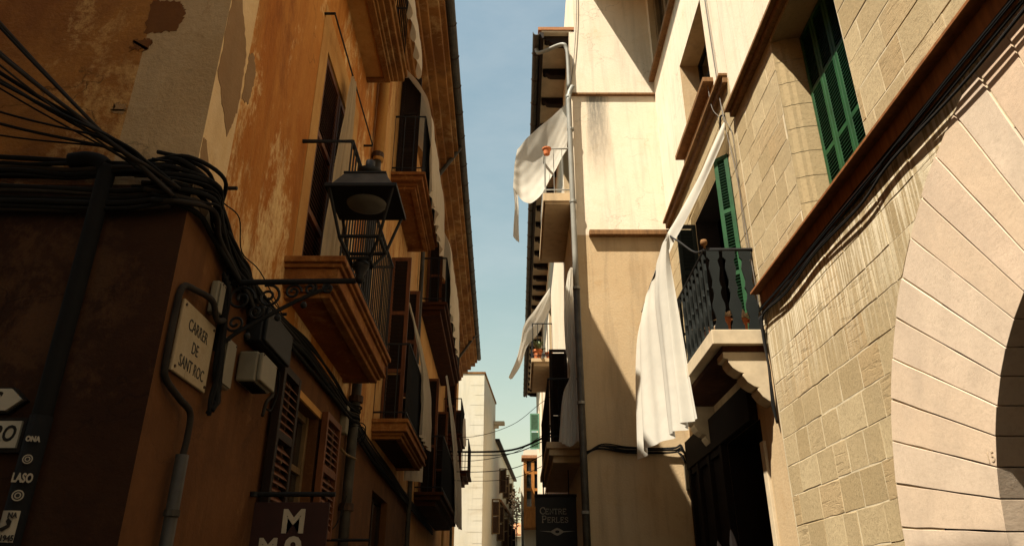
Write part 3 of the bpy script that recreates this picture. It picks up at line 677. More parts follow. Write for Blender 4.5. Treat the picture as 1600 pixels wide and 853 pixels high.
for y in (8.1, 8.75, 9.4, 10.1): bx('mullion', 'frame_pale', gl, MR, -.2, -.1, y, y+.12, 10.06, 11.9, .006)
for y in (8.22, 8.87, 9.52): bx('pane', 'glass', gl, MR, -.17, -.16, y, y+.55, 10.06, 11.9)
ev = sub('eave', hM); bx('eave_board', 'tile_in', ev, MR, -.1, 1.02, 6.9, 10.4, 12.16, 12.22); bx('fascia', 'ledge', ev, MR, 1.02, 1.05, 6.9, 10.4, 12.10, 12.24)
# shutters of the balcony door, folded out
c40, s40 = math.cos(.75), math.sin(.75)
shutter(hM, lambda o, s, z: MR(s*s40-o*c40, 7.05+s*c40+o*s40, z), .005, .19, 4.06, 6.28, 0, 'green', 'green_slat', rails=(.33, .67), pitch=.036, th=.045, st=.05)
shutter(hM, lambda o, s, z: MR(s, 8.78+o, z), .005, .26, 4.06, 6.28, 0, 'green_dark', None, rails=(.33, .67), pitch=.05, th=.04, st=.05)
# balcony of sawn planks on scrolled corbels
bc = sub('balcony', hM); bc['label'] = 'balcony with dark green sawn-plank balusters'
Y0, Y1, D, ZT = 6.70, 9.35, .53, 4.03
bx('slab', 'jamb', bc, MR, -.02, D, Y0, Y1, ZT-.15, ZT, .008)
bx('slab_underside', 'slab_red', bc, MR, -.02, D-.10, Y0+.05, Y1-.05, ZT-.21, ZT-.148, .008)  # dark red-brown underside, shade below the slab put into its colour
cp = [(0, .0)]
for a, c, r in ((.04, .08, .1), (.16, .20, .12), (.30, .32, .12)):
    for k in range(7):
        t = math.pi*(1.08-k/6*.72); cp.append((a+r*.75+r*math.cos(t)*.8, c+.02-r*.25*math.sin(t)*1.0+k*.022))
cp = [(0, 0), (.05, .02), (.10, .06), (.135, .115), (.14, .135), (.125, .145), (.17, .16), (.225, .20), (.26, .255), (.265, .275), (.25, .285), (.295, .30), (.35, .34), (.385, .395), (.39, .43), (.43, .44), (.43, .50), (0, .50)]
for y in (6.76, 8.9):
    MB().prism([MR(o, y, 3.32+z) for o, z in cp], [MR(o, y+.22, 3.32+z) for o, z in cp]).build('corbel', 'jamb', bc, bevel=.005)
def plank(m, s, z0, z1, w, parent, mat='green_dark', o=0):
    H = z1-z0; prof = [(0, 1), (.06, 1), (.10, .72), (.15, .62), (.20, .75), (.27, .98), (.33, .95), (.40, .62), (.46, .5), (.50, .62), (.53, .8), (.56, .62), (.62, .50), (.70, .68), (.78, .86), (.84, .70), (.88, .62), (.92, 1), (1, 1)]
    L = [(s-w/2*p, z0+H*t) for t, p in prof]; Rr = [(s+w/2*p, z0+H*t) for t, p in prof[::-1]]
    pts = L+Rr; MB().prism([m(o-.011, *p) for p in pts], [m(o+.011, *p) for p in pts]).build('baluster', mat, parent)
for k in range(3): plank(lambda o, s, z: MR(s, Y0+.04+o, z), .085+.165*k, ZT+.0, ZT+.86, .125, bc)
for k in range(15): plank(lambda o, s, z: MR(D-.04+o, s, z), Y0+.13+.172*k, ZT, ZT+.86, .085, bc)
MB().tube([MR(0, Y0+.04, ZT+.88), MR(D-.04, Y0+.04, ZT+.88), MR(D-.04, Y1-.04, ZT+.88), MR(0, Y1-.04, ZT+.88)], .021, 8).build('handrail', 'iron', bc)
MB().lathe(MR(D-.04, Y0+.04, ZT+.89), [(.012, 0), (.012, .03), (.03, .045), (.038, .07), (.03, .098), (.0, .108)], 12).build('finial', 'ledge_lit', bc, smooth=True)
MB().tube(spline([MR(D-.04, Y0+.06, ZT+.88), MR(D-.0, 7.0, ZT+.98), MR(D+.02, 7.5, ZT+1.35), MR(D+.02, 7.85, 5.62), MR(D+.02, 8.0, 5.74)], 6), .011, 6).build('awning_arm', 'iron', bc, smooth=True)
MB().tube([MR(D+.02, 8.0, 5.74), MR(D+.10, 9.8, 5.42)], .012, 6).build('awning_rod', 'iron', bc)
MB().tube([MR(.04, 7.0, 6.62), MR(.04, 9.0, 6.6)], .010, 6).build('wall_rod', 'iron', bc)

# ------------------------------------------------------------------ cream house that narrows the street
M['cream_soot'] = M['cream'].copy(); t = M['cream_soot'].node_tree; bs = t.nodes['Principled BSDF']; src = bs.inputs['Base Color'].links[0].from_socket
sp = N(t, 'ShaderNodeSeparateXYZ'); t.links.new(coords(t), sp.inputs[0])
nz = noise(t, coords(t, (7, 1, .8)), 2.2, 8, .7, .3)
mx_ = N(t, 'ShaderNodeMath', operation='MULTIPLY_ADD'); mx_.inputs[1].default_value = .22; t.links.new(nz, mx_.inputs[0]); t.links.new(sp.outputs[0], mx_.inputs[2])
band = ramp(t, mx_.outputs[0], [(0, 0), (1, 1)])
mr = N(t, 'ShaderNodeMapRange'); mr.inputs['From Min'].default_value = 1.32; mr.inputs['From Max'].default_value = 1.90; t.links.new(mx_.outputs[0], mr.inputs['Value'])
hump = ramp(t, mr.outputs[0], [(.08, 0), (.28, 1), (.62, .9), (.9, 0)])
mz = N(t, 'ShaderNodeMapRange'); mz.inputs['From Min'].default_value = 7.9; mz.inputs['From Max'].default_value = 9.75; t.links.new(sp.outputs[2], mz.inputs['Value'])
mm = N(t, 'ShaderNodeMath', operation='MULTIPLY'); t.links.new(hump, mm.inputs[0]); t.links.new(ramp(t, mz.outputs[0], [(0, 0), (.35, .5), (1, 1)]), mm.inputs[1])
m2 = N(t, 'ShaderNodeMath', operation='MULTIPLY'); t.links.new(mm.outputs[0], m2.inputs[0]); t.links.new(ramp(t, noise(t, coords(t, (9, 1, 1.4)), 3, 8, .7), [(.30, .55), (.55, 1)]), m2.inputs[1])
t.links.new(mix(t, m2.outputs[0], src, (.13, .12, .10)), bs.inputs['Base Color'])
hF = thing('cream_house', 'tall cream house whose sunlit end wall narrows the street, with soot streak', 'house', (2, 16, 0))
XE = MF(0, 10.4, 0)[0]; XW = MR(0, 10.4, 0)[0]
wall(MC, XE, XW+.3, 0, 6.97, [], 0, 'wall', 'tan', hF); wall(MC, XE, XW+.3, 6.97, 9.74, [], 0, 'wall', 'cream_soot', hF); wall(MC, XE+.003, XW+.3, 9.74, 11.15, [], 0, 'wall', 'cream', hF); wall(MC, XE+.10, XW+.3, 11.15, 13.5, [], 0, 'wall', 'cream', hF)
bx('string_course', 'ledge_lit', hF, MC, -.02, .10, XE+.19, XW-.003, 6.93, 7.02, .008); bx('string_course', 'ledge_lit', hF, MC, -.02, .05, XE-.02, XW-.003, 9.70, 9.745, .006)
HF = [(11.5, 12.8, 8.12, 10.3), (11.6, 13.2, 3.85, 6.1), (19.2, 20.6, 7.6, 9.8), (15.2, 16.2, 4.2, 6.0), (13.2, 14.6, 0, 2.6)]
wall(MF, 10.4, 22, 0, 11.15, HF, .25, 'wall', 'cream', hF, 'tan')
core(MF, 10.4, 22, 0, 11.15, -6, hF, (0, 0), roof=False)
MB().quad((XE+.1, 10.4, 11.3), (XE+.1, 10.4, 13.5), (XE+.3, 22, 13.5), (XE+.3, 22, 11.3)).build('attic_wall', 'cream', hF, fix=False)
for h in HF: casement(hF, MF, *h[:4], -.2)
hG = thing('far_right_house', 'narrow house with green shutter at the far end of the right eave', 'house', (2, 29, 0))
HG = [(23.6, 24.8, 7.4, 9.6), (27, 28.2, 7.4, 9.6), (31.0, 32, 7.5, 9.4), (24, 25, 4, 6), (28, 29, 4, 6)]
wall(MF, 22, 36, 0, 11.15, HG, .25, 'wall', 'cream', hG, 'tan'); core(MF, 22, 36, 0, 11.15, -6, hG, (0, 1))
for h in HG: casement(hG, MF, *h, -.2)
shutter(hG, lambda o, s, z: MF(s, 30.9+o, z), .02, .42, 7.5, 9.0, 0, 'mint', None, rails=(.5,), pitch=.09, individual=False, st=.06)
# eave of both: pale boards on dark carved rafters, gutter outside
for h, y0, y1 in ((hF, 10.42, 22), (hG, 22.004, 36)):
    e = sub('eave', h)
    bx('eave_board', 'tile_in', e, MF, -.05, .50, y0, y1, 11.16, 11.20)
    bx('fascia', 'dark_wood', e, MF, .46, .52, y0, y1, 11.03, 11.16)
    bx('roof_tiles', 'tile', e, MF, -.1, .56, y0-.02, y1, 11.204, 11.27)
    k = 0; y = y0+.1
    while y < y1:
        pr = [(0, 11.16), (.44, 11.16), (.44, 11.08), (.40, 11.05), (.36, 11.06), (.34, 11.02), (.28, 11.0), (0, 10.99)]
        MB().prism([MF(o, y, z) for o, z in pr], [MF(o, y+.13, z) for o, z in pr]).build('rafter', 'dark_wood', e); y += .9
    prof = [(.59+.07*math.cos(a), 11.12+.07*math.sin(a)) for a in [math.pi+math.pi*k/8 for k in range(9)]]
    ring = prof+[(.59+(o-.59)*.88, z+.012) for o, z in prof[::-1]]
    MB().prism([MF(o, y0-.05, z) for o, z in ring], [MF(o, y1, z) for o, z in ring]).build('gutter', 'zinc_dark', h)
    y = y0+.5
    while y < y1:
        MB().tube([MF(.59+.075*math.cos(a), y, 11.12+.075*math.sin(a)) for a in [math.pi+math.pi*j/8 for j in range(9)]], .008, 5).build('gutter_strap', 'rust', h); y += .75
dp = sub('downpipe', hF)
MB().tube(spline([MF(.59, 10.75, 11.06), MF(.52, 10.70, 10.93), MF(.15, 10.36, 10.82), MF(.06, 10.33, 10.7), MF(.04, 10.33, 10.4), MF(.04, 10.33, 9.80)], 6), .036, 8).build('pipe', 'pvc', dp, smooth=True)
MB().tube(spline([MF(-.02, 10.33, 9.85), MF(.03, 10.30, 9.72), MF(.06, 10.28, 9.55), MF(.06, 10.28, 9.3), MF(.05, 10.30, 6.0)], 6), .045, 8).build('pipe', 'pvc', dp, smooth=True)
MB().tube([MF(.05, 10.30, 6.0), MF(.04, 10.31, 0)], .052, 8).build('pipe', 'zinc_dark', dp, smooth=True)
for z in (8.9, 7.5, 5.98, 4.2, 2.7): MB().tube([MF(.05, 10.295, z), MF(.05, 10.295, z+.04)], .06, 8).build('collar', 'zinc', dp)
MB().tube(spline([MC(.03, 1.22, 12.6), MC(.03, 1.20, 11.6), MC(.03, 1.12, 10.6), MC(.03, 1.02, 9.8)], 5), .007, 5).build('wall_cord', 'cable_grey', hF)
balcony(hF, MF, 11.05, 13.5, 8.13, [(.16, .50), (.05, .47)], 'tan', .95, .007, .14, 'zinc', label='upper balcony with thin bars and a terracotta pot on its rail')
balcony(hF, MF, 18.8, 21.6, 7.6, [(.10, .58), (.10, .52)], 'tan', 1.0, .010, .13, 'iron')
balcony(hF, MF, 11.25, 14.7, 3.86, [(.10, .52), (.10, .48), (.10, .42)], 'tan', 1.0, .010, .12, 'iron')
shutter(hF, lambda o, s, z: MF(s, 13.25+o, z), .02, .36, 3.9, 6.0, 0, 'dark_wood', None, rails=(.4,), pitch=.07, individual=False)
# ------------------------------------------------------------------ buildings at the end of the street
hW = thing('white_tower_house', 'tall white house with stone spout closing the street beyond the ochre houses', 'house', (-4, 38, 0))
def MWh(o, s, z): return (-1.26+.07*(s-32.4)+o, s, z)
def MWe(o, x, z): return (x, 32.4-o, z)
wall(MWe, -8, -1.26, 0, 11.2, [], 0, 'wall', 'white', hW)
HWs = [(40.5, 41.3, 7.0, 8.3), (42.7, 43.5, 7.0, 8.3), (45.2, 46, 7.0, 8.2), (47.5, 48.2, 7.0, 8.2)]
HWl = [(36.5, 37.5, 4.6, 6.2), (39.2, 40.2, 4.5, 6.2), (42.2, 43.2, 4.4, 6.0), (45, 46, 4.4, 6.0), (48, 49, 4.4, 6.0)]
wall(MWh, 32.4, 38, 0, 11.2, HWl[:1], .2, 'wall', 'white', hW); wall(MWh, 38, 52, 0, 9.3, HWs+HWl[1:], .2, 'wall', 'white', hW)
MB().quad(MWh(0, 38, 9.3), MWh(-5, 38, 9.3), MWh(-5, 38, 11.2), MWh(0, 38, 11.2)).build('wall', 'white', hW, fix=False)
bx('roof_edge', 'cornice', hW, MWh, -5, .05, 32.37, 38.04, 11.2, 11.28); bx('roof_edge', 'dark_wood', hW, MWh, -5, .22, 38.05, 52, 9.3, 9.4)
bx('string_course', 'ledge', hW, MWh, 0, .12, 40.5, 52, 6.55, 6.68)
bx('inner_wall', 'interior', hW, MWh, -.5, -.4, 32.6, 52, 0, 9.2)
sp_ = sub('rain_spout', hW); bx('trough', 'jamb', sp_, MWh, 0, .55, 37.0, 37.35, 9.9, 10.08, .02); bx('corbel', 'jamb', sp_, MWh, 0, .25, 37.05, 37.3, 9.75, 9.9, .02)
for k in range(18): bx('quoin_stone', 'white', hW, MWe, -.03, .005, -1.26-(.62 if k % 2 else .40), -1.262, 3.0+k*.45, 3.0+k*.45+.22)
for k, h in enumerate(HWs+HWl):
    casement(hW, MWh, h[0], h[1], h[2], h[3], -.12)
    shutter(hW, lambda o, s, z: MWh(s, h[0]-.02+o, z), .01, .4, h[2], h[3], 0, 'frame_pale', 'rust', rails=(.5,), pitch=.12, individual=False, st=.06)
hO = thing('oriel_house', 'white house with orange timber oriel at the far end on the right', 'house', (3, 44, 0))
def MO(o, s, z): return (1.15-o, s, z)
def MOe(o, x, z): return (x, 40-o, z)
wall(MOe, .62, 6, 0, 9.2, [], 0, 'wall', 'white', hO); wall(lambda o, s, z: (.62-o, s, z), 40, 54, 0, 9.2, [], 0, 'wall', 'white', hO)
orl = sub('oriel', hO); OX = lambda o, x, z: (x, 38.9+o, z)
bx('oriel_base', 'oriel', orl, OX, 0, 1.1, .60, 1.9, 5.1, 6.0, .02); bx('oriel_roof', 'tile', orl, OX, -.1, 1.1, .5, 2.0, 8.55, 8.7)
for x in (.60, 1.0, 1.4): bx('post', 'oriel', orl, OX, -.01, .14, x, x+.16, 6.0, 8.55)
for z in (6.0, 6.9, 7.75, 8.42): bx('rail', 'oriel', orl, OX, -.006, .13, .6, 1.9, z, z+.13)
bx('pane', 'glass', orl, OX, .06, .08, .7, 1.9, 6.05, 8.5)
bx('side_frame', 'oriel', orl, OX, .145, 1.1, .62, .68, 6.0, 8.55)
hE = thing('end_house', 'low white house with tiled roof far down the street end', 'house', (1, 60, 0))
wall(lambda o, x, z: (x, 58-o, z), -6, 8, 0, 6.2, [(-.3, .4, 3.6, 5.0)], .2, 'wall', 'white', hE)
MB().prism([(-6, 57.6, 6.2), (8, 57.6, 6.2), (8, 62, 7.4), (-6, 62, 7.4)], [(-6, 57.6, 6.35), (8, 57.6, 6.35), (8, 62, 7.55), (-6, 62, 7.55)]).build('roof', 'tile', hE)
bx('inner_wall', 'interior', hE, lambda o, x, z: (x, 58-o, z), -.5, -.4, -6, 8, 0, 6.2)
# houses that stand behind the camera, across the side street
hS = thing('side_street_house', 'ochre house across the side street, behind the viewer on the left', 'house', (-7, -4, 0))
sw = MB().box(MW, -14, -2.45, -12, .7, 0, 12.3); sw.build('wall', 'ochre_b', hS); bx('roof', 'tile', hS, MW, -14, -2.3, -12, .8, 12.3, 12.5)

# ------------------------------------------------------------------ signs
pl = thing('street_name_plate', 'square cracked ceramic street name plate reading CARRER DE SANT ROC', 'sign', ML(.02, 3.64, 2.8))
MB().box(ML, .004, .022, 3.425, 3.865, 2.635, 3.01).build('plate', 'plate', pl, bevel=.006)
rt = Vector(ML(0, 4, 0))-Vector(ML(0, 3, 0))
for s_, z, sz, sq in (('CARRER', 2.905, .088, .80), ('DE', 2.805, .088, .80), ('SANT ROC', 2.705, .088, .76)):
    text(s_, sz, 'ink', face_mtx(ML(.0235, 3.645, z), rt, (0, 0, 1)), pl, squeeze=sq, ext=.0008)
for y in (3.45, 3.84):
    for z in (2.662, 2.985): MB().tube([ML(.02, y, z), ML(.027, y, z)], .008, 8).build('screw', 'rust', pl)
sg = thing('maroon_hanging_sign', 'maroon board with cream letters hanging from a black bar beside shuttered window', 'sign', ML(.3, 4.93, 2.2))
MB().tube([ML(0, 4.93, 2.25), ML(.55, 4.93, 2.25)], .016, 8).build('bar', 'iron', sg); MB().lathe(ML(.02, 4.93, 2.235), [(.03, 0), (.03, .03)], 10).build('mount', 'iron', sg)
bx('board', 'maroon', sg, lambda o, s, z: ML(s, 4.93+o, z), -.012, .012, .035, .52, 1.45, 2.20, .003)
xr = (1, 0, 0)
text('M', .20, 'letter', face_mtx(Vector(ML(.30, 4.93, 2.075))+Vector((0, -.0145, 0)), xr, (0, 0, 1)), sg, bold=.006)
text('M', .16, 'letter', face_mtx(Vector(ML(.155, 4.93, 1.915))+Vector((0, -.0145, 0)), xr, (0, 0, 1)), sg, bold=.006)
text('9', .22, 'letter', face_mtx(Vector(ML(.315, 4.93, 1.90))+Vector((0, -.0145, 0)), xr, (0, 0, 1)), sg, bold=.007)
sg2 = thing('small_hanging_sign', 'dark board on a thin black bar past the maroon sign', 'sign', ML(.2, 7.0, 2.1))
MB().tube([ML(0, 7.2, 2.14), ML(.42, 7.2, 2.14)], .013, 8).build('bar', 'iron', sg2); bx('board', 'maroon', sg2, lambda o, s, z: ML(s, 7.2+o, z), -.01, .01, .05, .40, 1.5, 2.09)
ps = thing('pearl_shop_sign', 'black hanging shop sign reading CENTRE PERLES under the cream house balcony', 'sign', MF(.3, 12, 3))
bx('board', 'board', ps, lambda o, s, z: (s, 12+o, z), -.05, .05, .37, 1.01, 1.9, 3.14, .008); bx('frame', 'dark_wood', ps, lambda o, s, z: (s, 12+o, z), -.06, .06, .355, 1.02, 3.142, 3.18)
for x in (.5, .9): MB().tube([(x, 12, 3.16), (x, 12, 3.58)], .009, 6).build('hanger', 'iron', ps)
fm = lambda x, z: face_mtx((x, 11.946, z), xr, (0, 0, 1))
def serif(s, x, z, h, parent, gap=.018):
    """capital letters with slab serifs, drawn as strokes"""
    G = {'C': [[(.95, .8), (.8, .98), (.45, 1), (.12, .8), (0, .5), (.12, .2), (.45, 0), (.8, .02), (.95, .2)], [(.95, .7), (.95, 1)]], 'E': [[(.1, 0), (.1, 1)], [(0, 1), (.85, 1), (.85, .8)], [(0, 0), (.9, 0), (.9, .22)], [(.1, .52), (.6, .52)], [(.6, .4), (.6, .64)]],
         'N': [[(.1, 0), (.1, 1), (.85, 0), (.85, 1)], [(0, 0), (.22, 0)], [(0, 1), (.15, 1)], [(.72, 1), (.98, 1)]], 'T': [[(.45, 0), (.45, 1)], [(0, .78), (0, 1), (.9, 1), (.9, .78)], [(.25, 0), (.65, 0)]],
         'R': [[(.1, 0), (.1, 1)], [(0, 1), (.6, 1), (.78, .88), (.78, .66), (.6, .52), (.1, .52)], [(.5, .52), (.85, 0), (1, 0)], [(0, 0), (.25, 0)]], 'P': [[(.1, 0), (.1, 1)], [(0, 1), (.6, 1), (.8, .88), (.8, .62), (.6, .48), (.1, .48)], [(0, 0), (.28, 0)]],
         'L': [[(.1, 0), (.1, 1)], [(0, 1), (.25, 1)], [(0, 0), (.85, 0), (.85, .25)]], 'S': [[(.78, .75), (.75, .95), (.4, 1), (.1, .88), (.1, .66), (.4, .54), (.75, .40), (.8, .15), (.45, 0), (.1, .05), (.06, .28)]], 'A': [[(.05, 0), (.48, 1), (.92, 0)], [(.2, .34), (.76, .34)], [(0, 0), (.2, 0)], [(.78, 0), (1, 0)]]}
    for i, ch in enumerate(s):
        hh = h*1.28 if i == 0 else h; w = hh*.78
        mb = MB()
        for st in G[ch]: mb.tube([(x+p*w, 11.946, z+q_*hh) for p, q_ in st], hh*.075, 5)
        mb.build('lettering', 'letter', parent); x += w+gap*(h/.09)
serif('CENTRE', .44, 2.88, .074, ps, .012); serif('PERLES', .47, 2.755, .074, ps, .012); serif('PERLAS', .54, 2.33, .05, ps, .012)
em = [(.42, 2.63), (.60, 2.625), (.66, 2.66), (.70, 2.675), (.74, 2.66), (.80, 2.625), (.98, 2.63), (.80, 2.612), (.74, 2.575), (.70, 2.56), (.66, 2.575), (.60, 2.612)]
MB().prism([(x, 11.949, z) for x, z in em], [(x, 11.944, z) for x, z in em]).build('emblem', 'letter', ps)
em = [(.70+.035*math.cos(a), 2.618+.022*math.sin(a)) for a in [k*.785 for k in range(8)]]
MB().prism([(x, 11.945, z) for x, z in em], [(x, 11.942, z) for x, z in em]).build('emblem', 'board', ps)
ar = thing('arrow_sign', 'white pointed direction sign at the left edge above the oblong one', 'sign', (-2.4, 3.25, 2.45))
a_ = [(-3.0, 2.395), (-2.285, 2.395), (-2.225, 2.445), (-2.285, 2.495), (-3.0, 2.495)]
MB().prism([ME(.03, *p) for p in a_], [ME(.042, *p) for p in a_]).build('panel', 'sign_white', ar)
a2 = [(-3.02, 2.385), (-2.28, 2.385), (-2.21, 2.445), (-2.28, 2.505), (-3.02, 2.505)]
MB().prism([ME(.0, *p) for p in a2], [ME(.03, *p) for p in a2]).build('border', 'ink', ar)
text('S', .085, 'ink', face_mtx(ME(.0435, -2.345, 2.445), xr, (0, 0, 1)), ar, shear=.2, bold=.003)
nb = thing('oblong_sign', 'white oblong sign ending in RO with black border at the left edge', 'sign', (-2.4, 3.25, 2.3))
bx('border', 'ink', nb, ME, .0, .03, -3.0, -2.18, 2.21, 2.365); bx('panel', 'sign_white', nb, ME, .03, .042, -3.0, -2.195, 2.228, 2.347)
text('TRO', .098, 'ink', face_mtx(ME(.0435, -2.21, 2.288), xr, (0, 0, 1)), nb, shear=.15, bold=.002, align='RIGHT', squeeze=.75)

# ------------------------------------------------------------------ street lantern on its wrought bracket
LX, LY = -.90, 3.95
ln = thing('street_lantern', 'black iron street lantern on scrolled bracket beside the name plate', 'street lamp', (LX, LY, 3.4))
def frus(n_, z0, h0, z1, h1, mat, bev=0):
    P = [(LX+sx*h0, LY+sy*h0, z0) for sx, sy in ((-1, -1), (1, -1), (1, 1), (-1, 1))]; Q = [(LX+sx*h1, LY+sy*h1, z1) for sx, sy in ((-1, -1), (1, -1), (1, 1), (-1, 1))]
    return MB().prism(P, Q).build(n_, mat, ln, bevel=bev)
frus('hood_plate', 3.855, .215, 3.88, .215, 'iron', .004); frus('hood', 3.88, .19, 4.0, .125, 'zinc_dark', .004); frus('hood_top', 4.0, .13, 4.012, .13, 'iron')
MB().lathe((LX, LY, 4.012), [(.05, 0), (.055, .03), (.075, .05), (.08, .075), (.06, .085), (.03, .10), (.03, .15)], 16).build('vent_cap', 'iron', ln, smooth=True)
MB().lathe((LX, LY, 3.825), [(.0, 0), (.08, .004), (.115, .018), (.125, .032)], 24).build('diffuser', 'lamp_glass', ln, smooth=True)
for sx, sy in ((-1, -1), (1, -1), (1, 1), (-1, 1)):
    MB().tube([(LX+sx*.19, LY+sy*.19, 3.86), (LX+sx*.115, LY+sy*.115, 3.56), (LX+sx*.05, LY+sy*.05, 3.44)], .0105, 6).build('corner_bar', 'iron', ln)
for h_, z in ((.118, 3.57), (.06, 3.455)):
    for (a, c) in (((-1, -1), (1, -1)), ((1, -1), (1, 1)), ((1, 1), (-1, 1)), ((-1, 1), (-1, -1))):
        MB().tube([(LX+a[0]*h_, LY+a[1]*h_, z), (LX+c[0]*h_, LY+c[1]*h_, z)], .011, 6).build('frame_bar', 'iron', ln)
MB().lathe((LX, LY, 3.30), [(.012, .02), (.03, .04), (.022, .07), (.04, .11), (.052, .135), (.04, .155)], 14).build('base_cup', 'iron', ln, smooth=True)
br = sub('bracket', ln); by = LY; wx = ML(0, by, 0)[0]
MB().tube([(wx, by, 3.325), (LX-.02, by, 3.335)], .018, 8).build('arm', 'iron', br)
MB().box(MW, wx, wx+.025, by-.03, by+.03, 2.9, 3.4).build('wall_bar', 'iron', br)
def spiral(cx_, cz, r0, r1, a0, turns, n_=26):
    return [(cx_+(r0+(r1-r0)*k/n_)*math.cos(a0+turns*6.283*k/n_), by, cz+(r0+(r1-r0)*k/n_)*math.sin(a0+turns*6.283*k/n_)) for k in range(n_+1)]
MB().tube(spline([(wx+.02, by, 2.93), (wx+.12, by, 3.02), (wx+.28, by, 3.12), (wx+.45, by, 3.22), (wx+.62, by, 3.30)], 6), .012, 6).build('brace', 'iron', br)
for (cx_, cz, r0, a0, tn) in ((wx+.10, 3.22, .085, 0, 1.6), (wx+.26, 3.235, .075, 2, -1.6), (wx+.40, 3.265, .05, 0, 1.5), (wx+.50, 3.285, .035, 1, -1.5), (wx+.09, 3.07, .055, 3, 1.5), (wx+.20, 3.14, .045, .5, -1.4), (wx+.60, 3.29, .03, 2, 1.4)):
    MB().tube(spiral(cx_, cz, r0, .012, a0, tn), .0085, 5).build('scroll', 'iron', br)
for (x_, z_) in ((wx+.33, 3.11), (wx+.47, 3.19), (wx+.17, 3.0)): MB().lathe((x_, by, z_-.03), [(.0, 0), (.015, .008), (.02, .022), (.012, .04), (0, .045)], 10).build('knob', 'iron', br)

# ------------------------------------------------------------------ boxes, conduits and cables of the left corner
def jbox(name, label, y0, y1, z0, z1, d, mat='box', o=.01, ribs=0):
    t_ = thing(name, label, 'box', ML(0, (y0+y1)/2, z0)); bx('case', mat, t_, ML, o, o+d*.8, y0, y1, z0, z1, .012); bx('lid', mat, t_, ML, o+d*.8+.002, o+d, y0+.008, y1-.008, z0+.008, z1-.008, .008)
    for k in range(ribs): bx('rib', 'iron', t_, ML, o+.02, o+d*.75, y0+.02+k*(y1-y0-.04)/ribs, y0+.03+k*(y1-y0-.04)/ribs, z0-.006, z0+.001)
    for y in (y0+.02, y1-.02): MB().tube([ML(o+d, y, z1-.02), ML(o+d+.004, y, z1-.02)], .006, 6).build('screw', 'rust', t_)
    return t_
jbox('junction_box', 'small beige junction box right above the street name plate', 3.72, 3.80, 3.05, 3.24, .06)
jbox('meter_box', 'slim beige upright box right of the name plate', 3.97, 4.13, 2.72, 3.0, .05)
jbox('vented_box', 'chunky beige box with ribbed underside among the cables', 4.30, 4.62, 2.83, 3.02, .15, ribs=9)
jbox('terminal_box', 'black cable terminal box under the lantern bracket', 4.35, 4.95, 3.10, 3.34, .13, 'iron')
def wob(pts, a, seed):
    rr = random.Random(seed); return [tuple(c+rr.uniform(-a, a) for c in p) for p in pts]
# stiff black hose framing the plate, into a steel conduit
cables('plate_hose', 'thick black hose looping round the left of the street name plate', [([ML(.05, 3.88, 3.06), ML(.06, 3.76, 3.02), ML(.06, 3.66, 3.09), ML(.03, 3.50, 3.085), ML(.02, 3.375, 3.05), ML(.02, 3.35, 2.9), ML(.02, 3.355, 2.66), ML(.02, 3.39, 2.58), ML(.04, 3.53, 2.52), ML(.05, 3.66, 2.48), ML(.05, 3.68, 2.36), ML(.05, 3.66, 2.24)], .017)], ML(0, 3.5, 2.8), n=8)
cd = thing('conduit_pipe', 'grey steel conduit pipe running down the orange wall', 'pipe', ML(.05, 3.66, 0))
MB().tube([ML(.05, 3.66, 0), ML(.05, 3.66, 2.27)], .032, 10).build('tube', 'zinc_dark', cd, smooth=True); MB().tube([ML(.05, 3.66, 1.98), ML(.05, 3.66, 2.01)], .038, 10).build('collar', 'zinc_dark', cd)
# bundle that spans the side street
pth = []
for k in range(12):
    rr = random.Random(k); f = [0, .04, .22, .26, .30, .42, .45, .5, .53, .80, .86, 1][k]
    st = (-3.7, 3.0+rr.uniform(-.1, .1), 5.45-1.5*f); tie = (-2.0+rr.uniform(-.03, .03), 3.1+rr.uniform(-.03, .03), 3.70+rr.uniform(-.025, .03)); end = (-1.70+rr.uniform(-.03, .02), 3.20+rr.uniform(-.03, .02), 3.50+rr.uniform(-.04, .05))
    lerp = lambda a, b, t_, sag: tuple(a[i]+(b[i]-a[i])*t_-(0, 0, sag)[i] for i in range(3))
    pth.append(([st, lerp(st, tie, .35, .03), lerp(st, tie, .7, .03), tie, lerp(tie, end, .5, -.005), end], rr.choice([.006, .008, .010, .011, .005])))
cables('overhead_cables', 'fan of black cables slanting down to the house corner from upper left', pth, (-2.5, 3.2, 4))
pth = []
for k in range(9):
    pth.append((wob([ME(.05+.02*(k % 3), -4, 3.66+.018*k-.05), ME(.06, -3, 3.66+.018*k-.06), ME(.06, -2.6, 3.67+.012*k-.05), ME(.06, -2.3, 3.68+.012*k-.07), ME(.07, -2.0, 3.62+.01*k), ME(.06, -1.75, 3.60+.01*k), ], .016, k), R.uniform(.009, .016)))
for k in range(9):
    pth.append((wob([ME(.05, -4, 3.42+.016*k), ME(.05+.02*(k % 3), -3, 3.42+.016*k), ME(.06, -2.5, 3.42+.016*k), ME(.06, -2.0, 3.40+.016*k), ME(.07, -1.72, 3.42+.018*k)], .012, 20+k), R.uniform(.010, .018)))
cables('wall_cables', 'heavy black cable runs along the dark end wall at band height', pth, (-2.5, 3.25, 3.6))
pth = []
for k in range(16):
    u = k/15
    a = ME(.05+R.uniform(0, .05), -1.85+R.uniform(-.1, .1), 3.44+.30*u)
    pth.append((wob([a, ME(.07, -1.70, 3.43+.28*u), ML(.06+.03*(k % 3), 3.36, 3.44+.24*u), ML(.05, 3.6, 3.42+.2*u), ML(.05, 3.85, 3.36+.18*u), ML(.06, 4.1, 3.30+.18*u), ML(.06, 4.3, 3.24+.15*u)], .022, 50+k), R.uniform(.006, .017)))
cables('corner_cables', 'tangled mass of black cables wrapping the house corner above name plate', pth, (-1.65, 3.4, 3.5))
pth = []
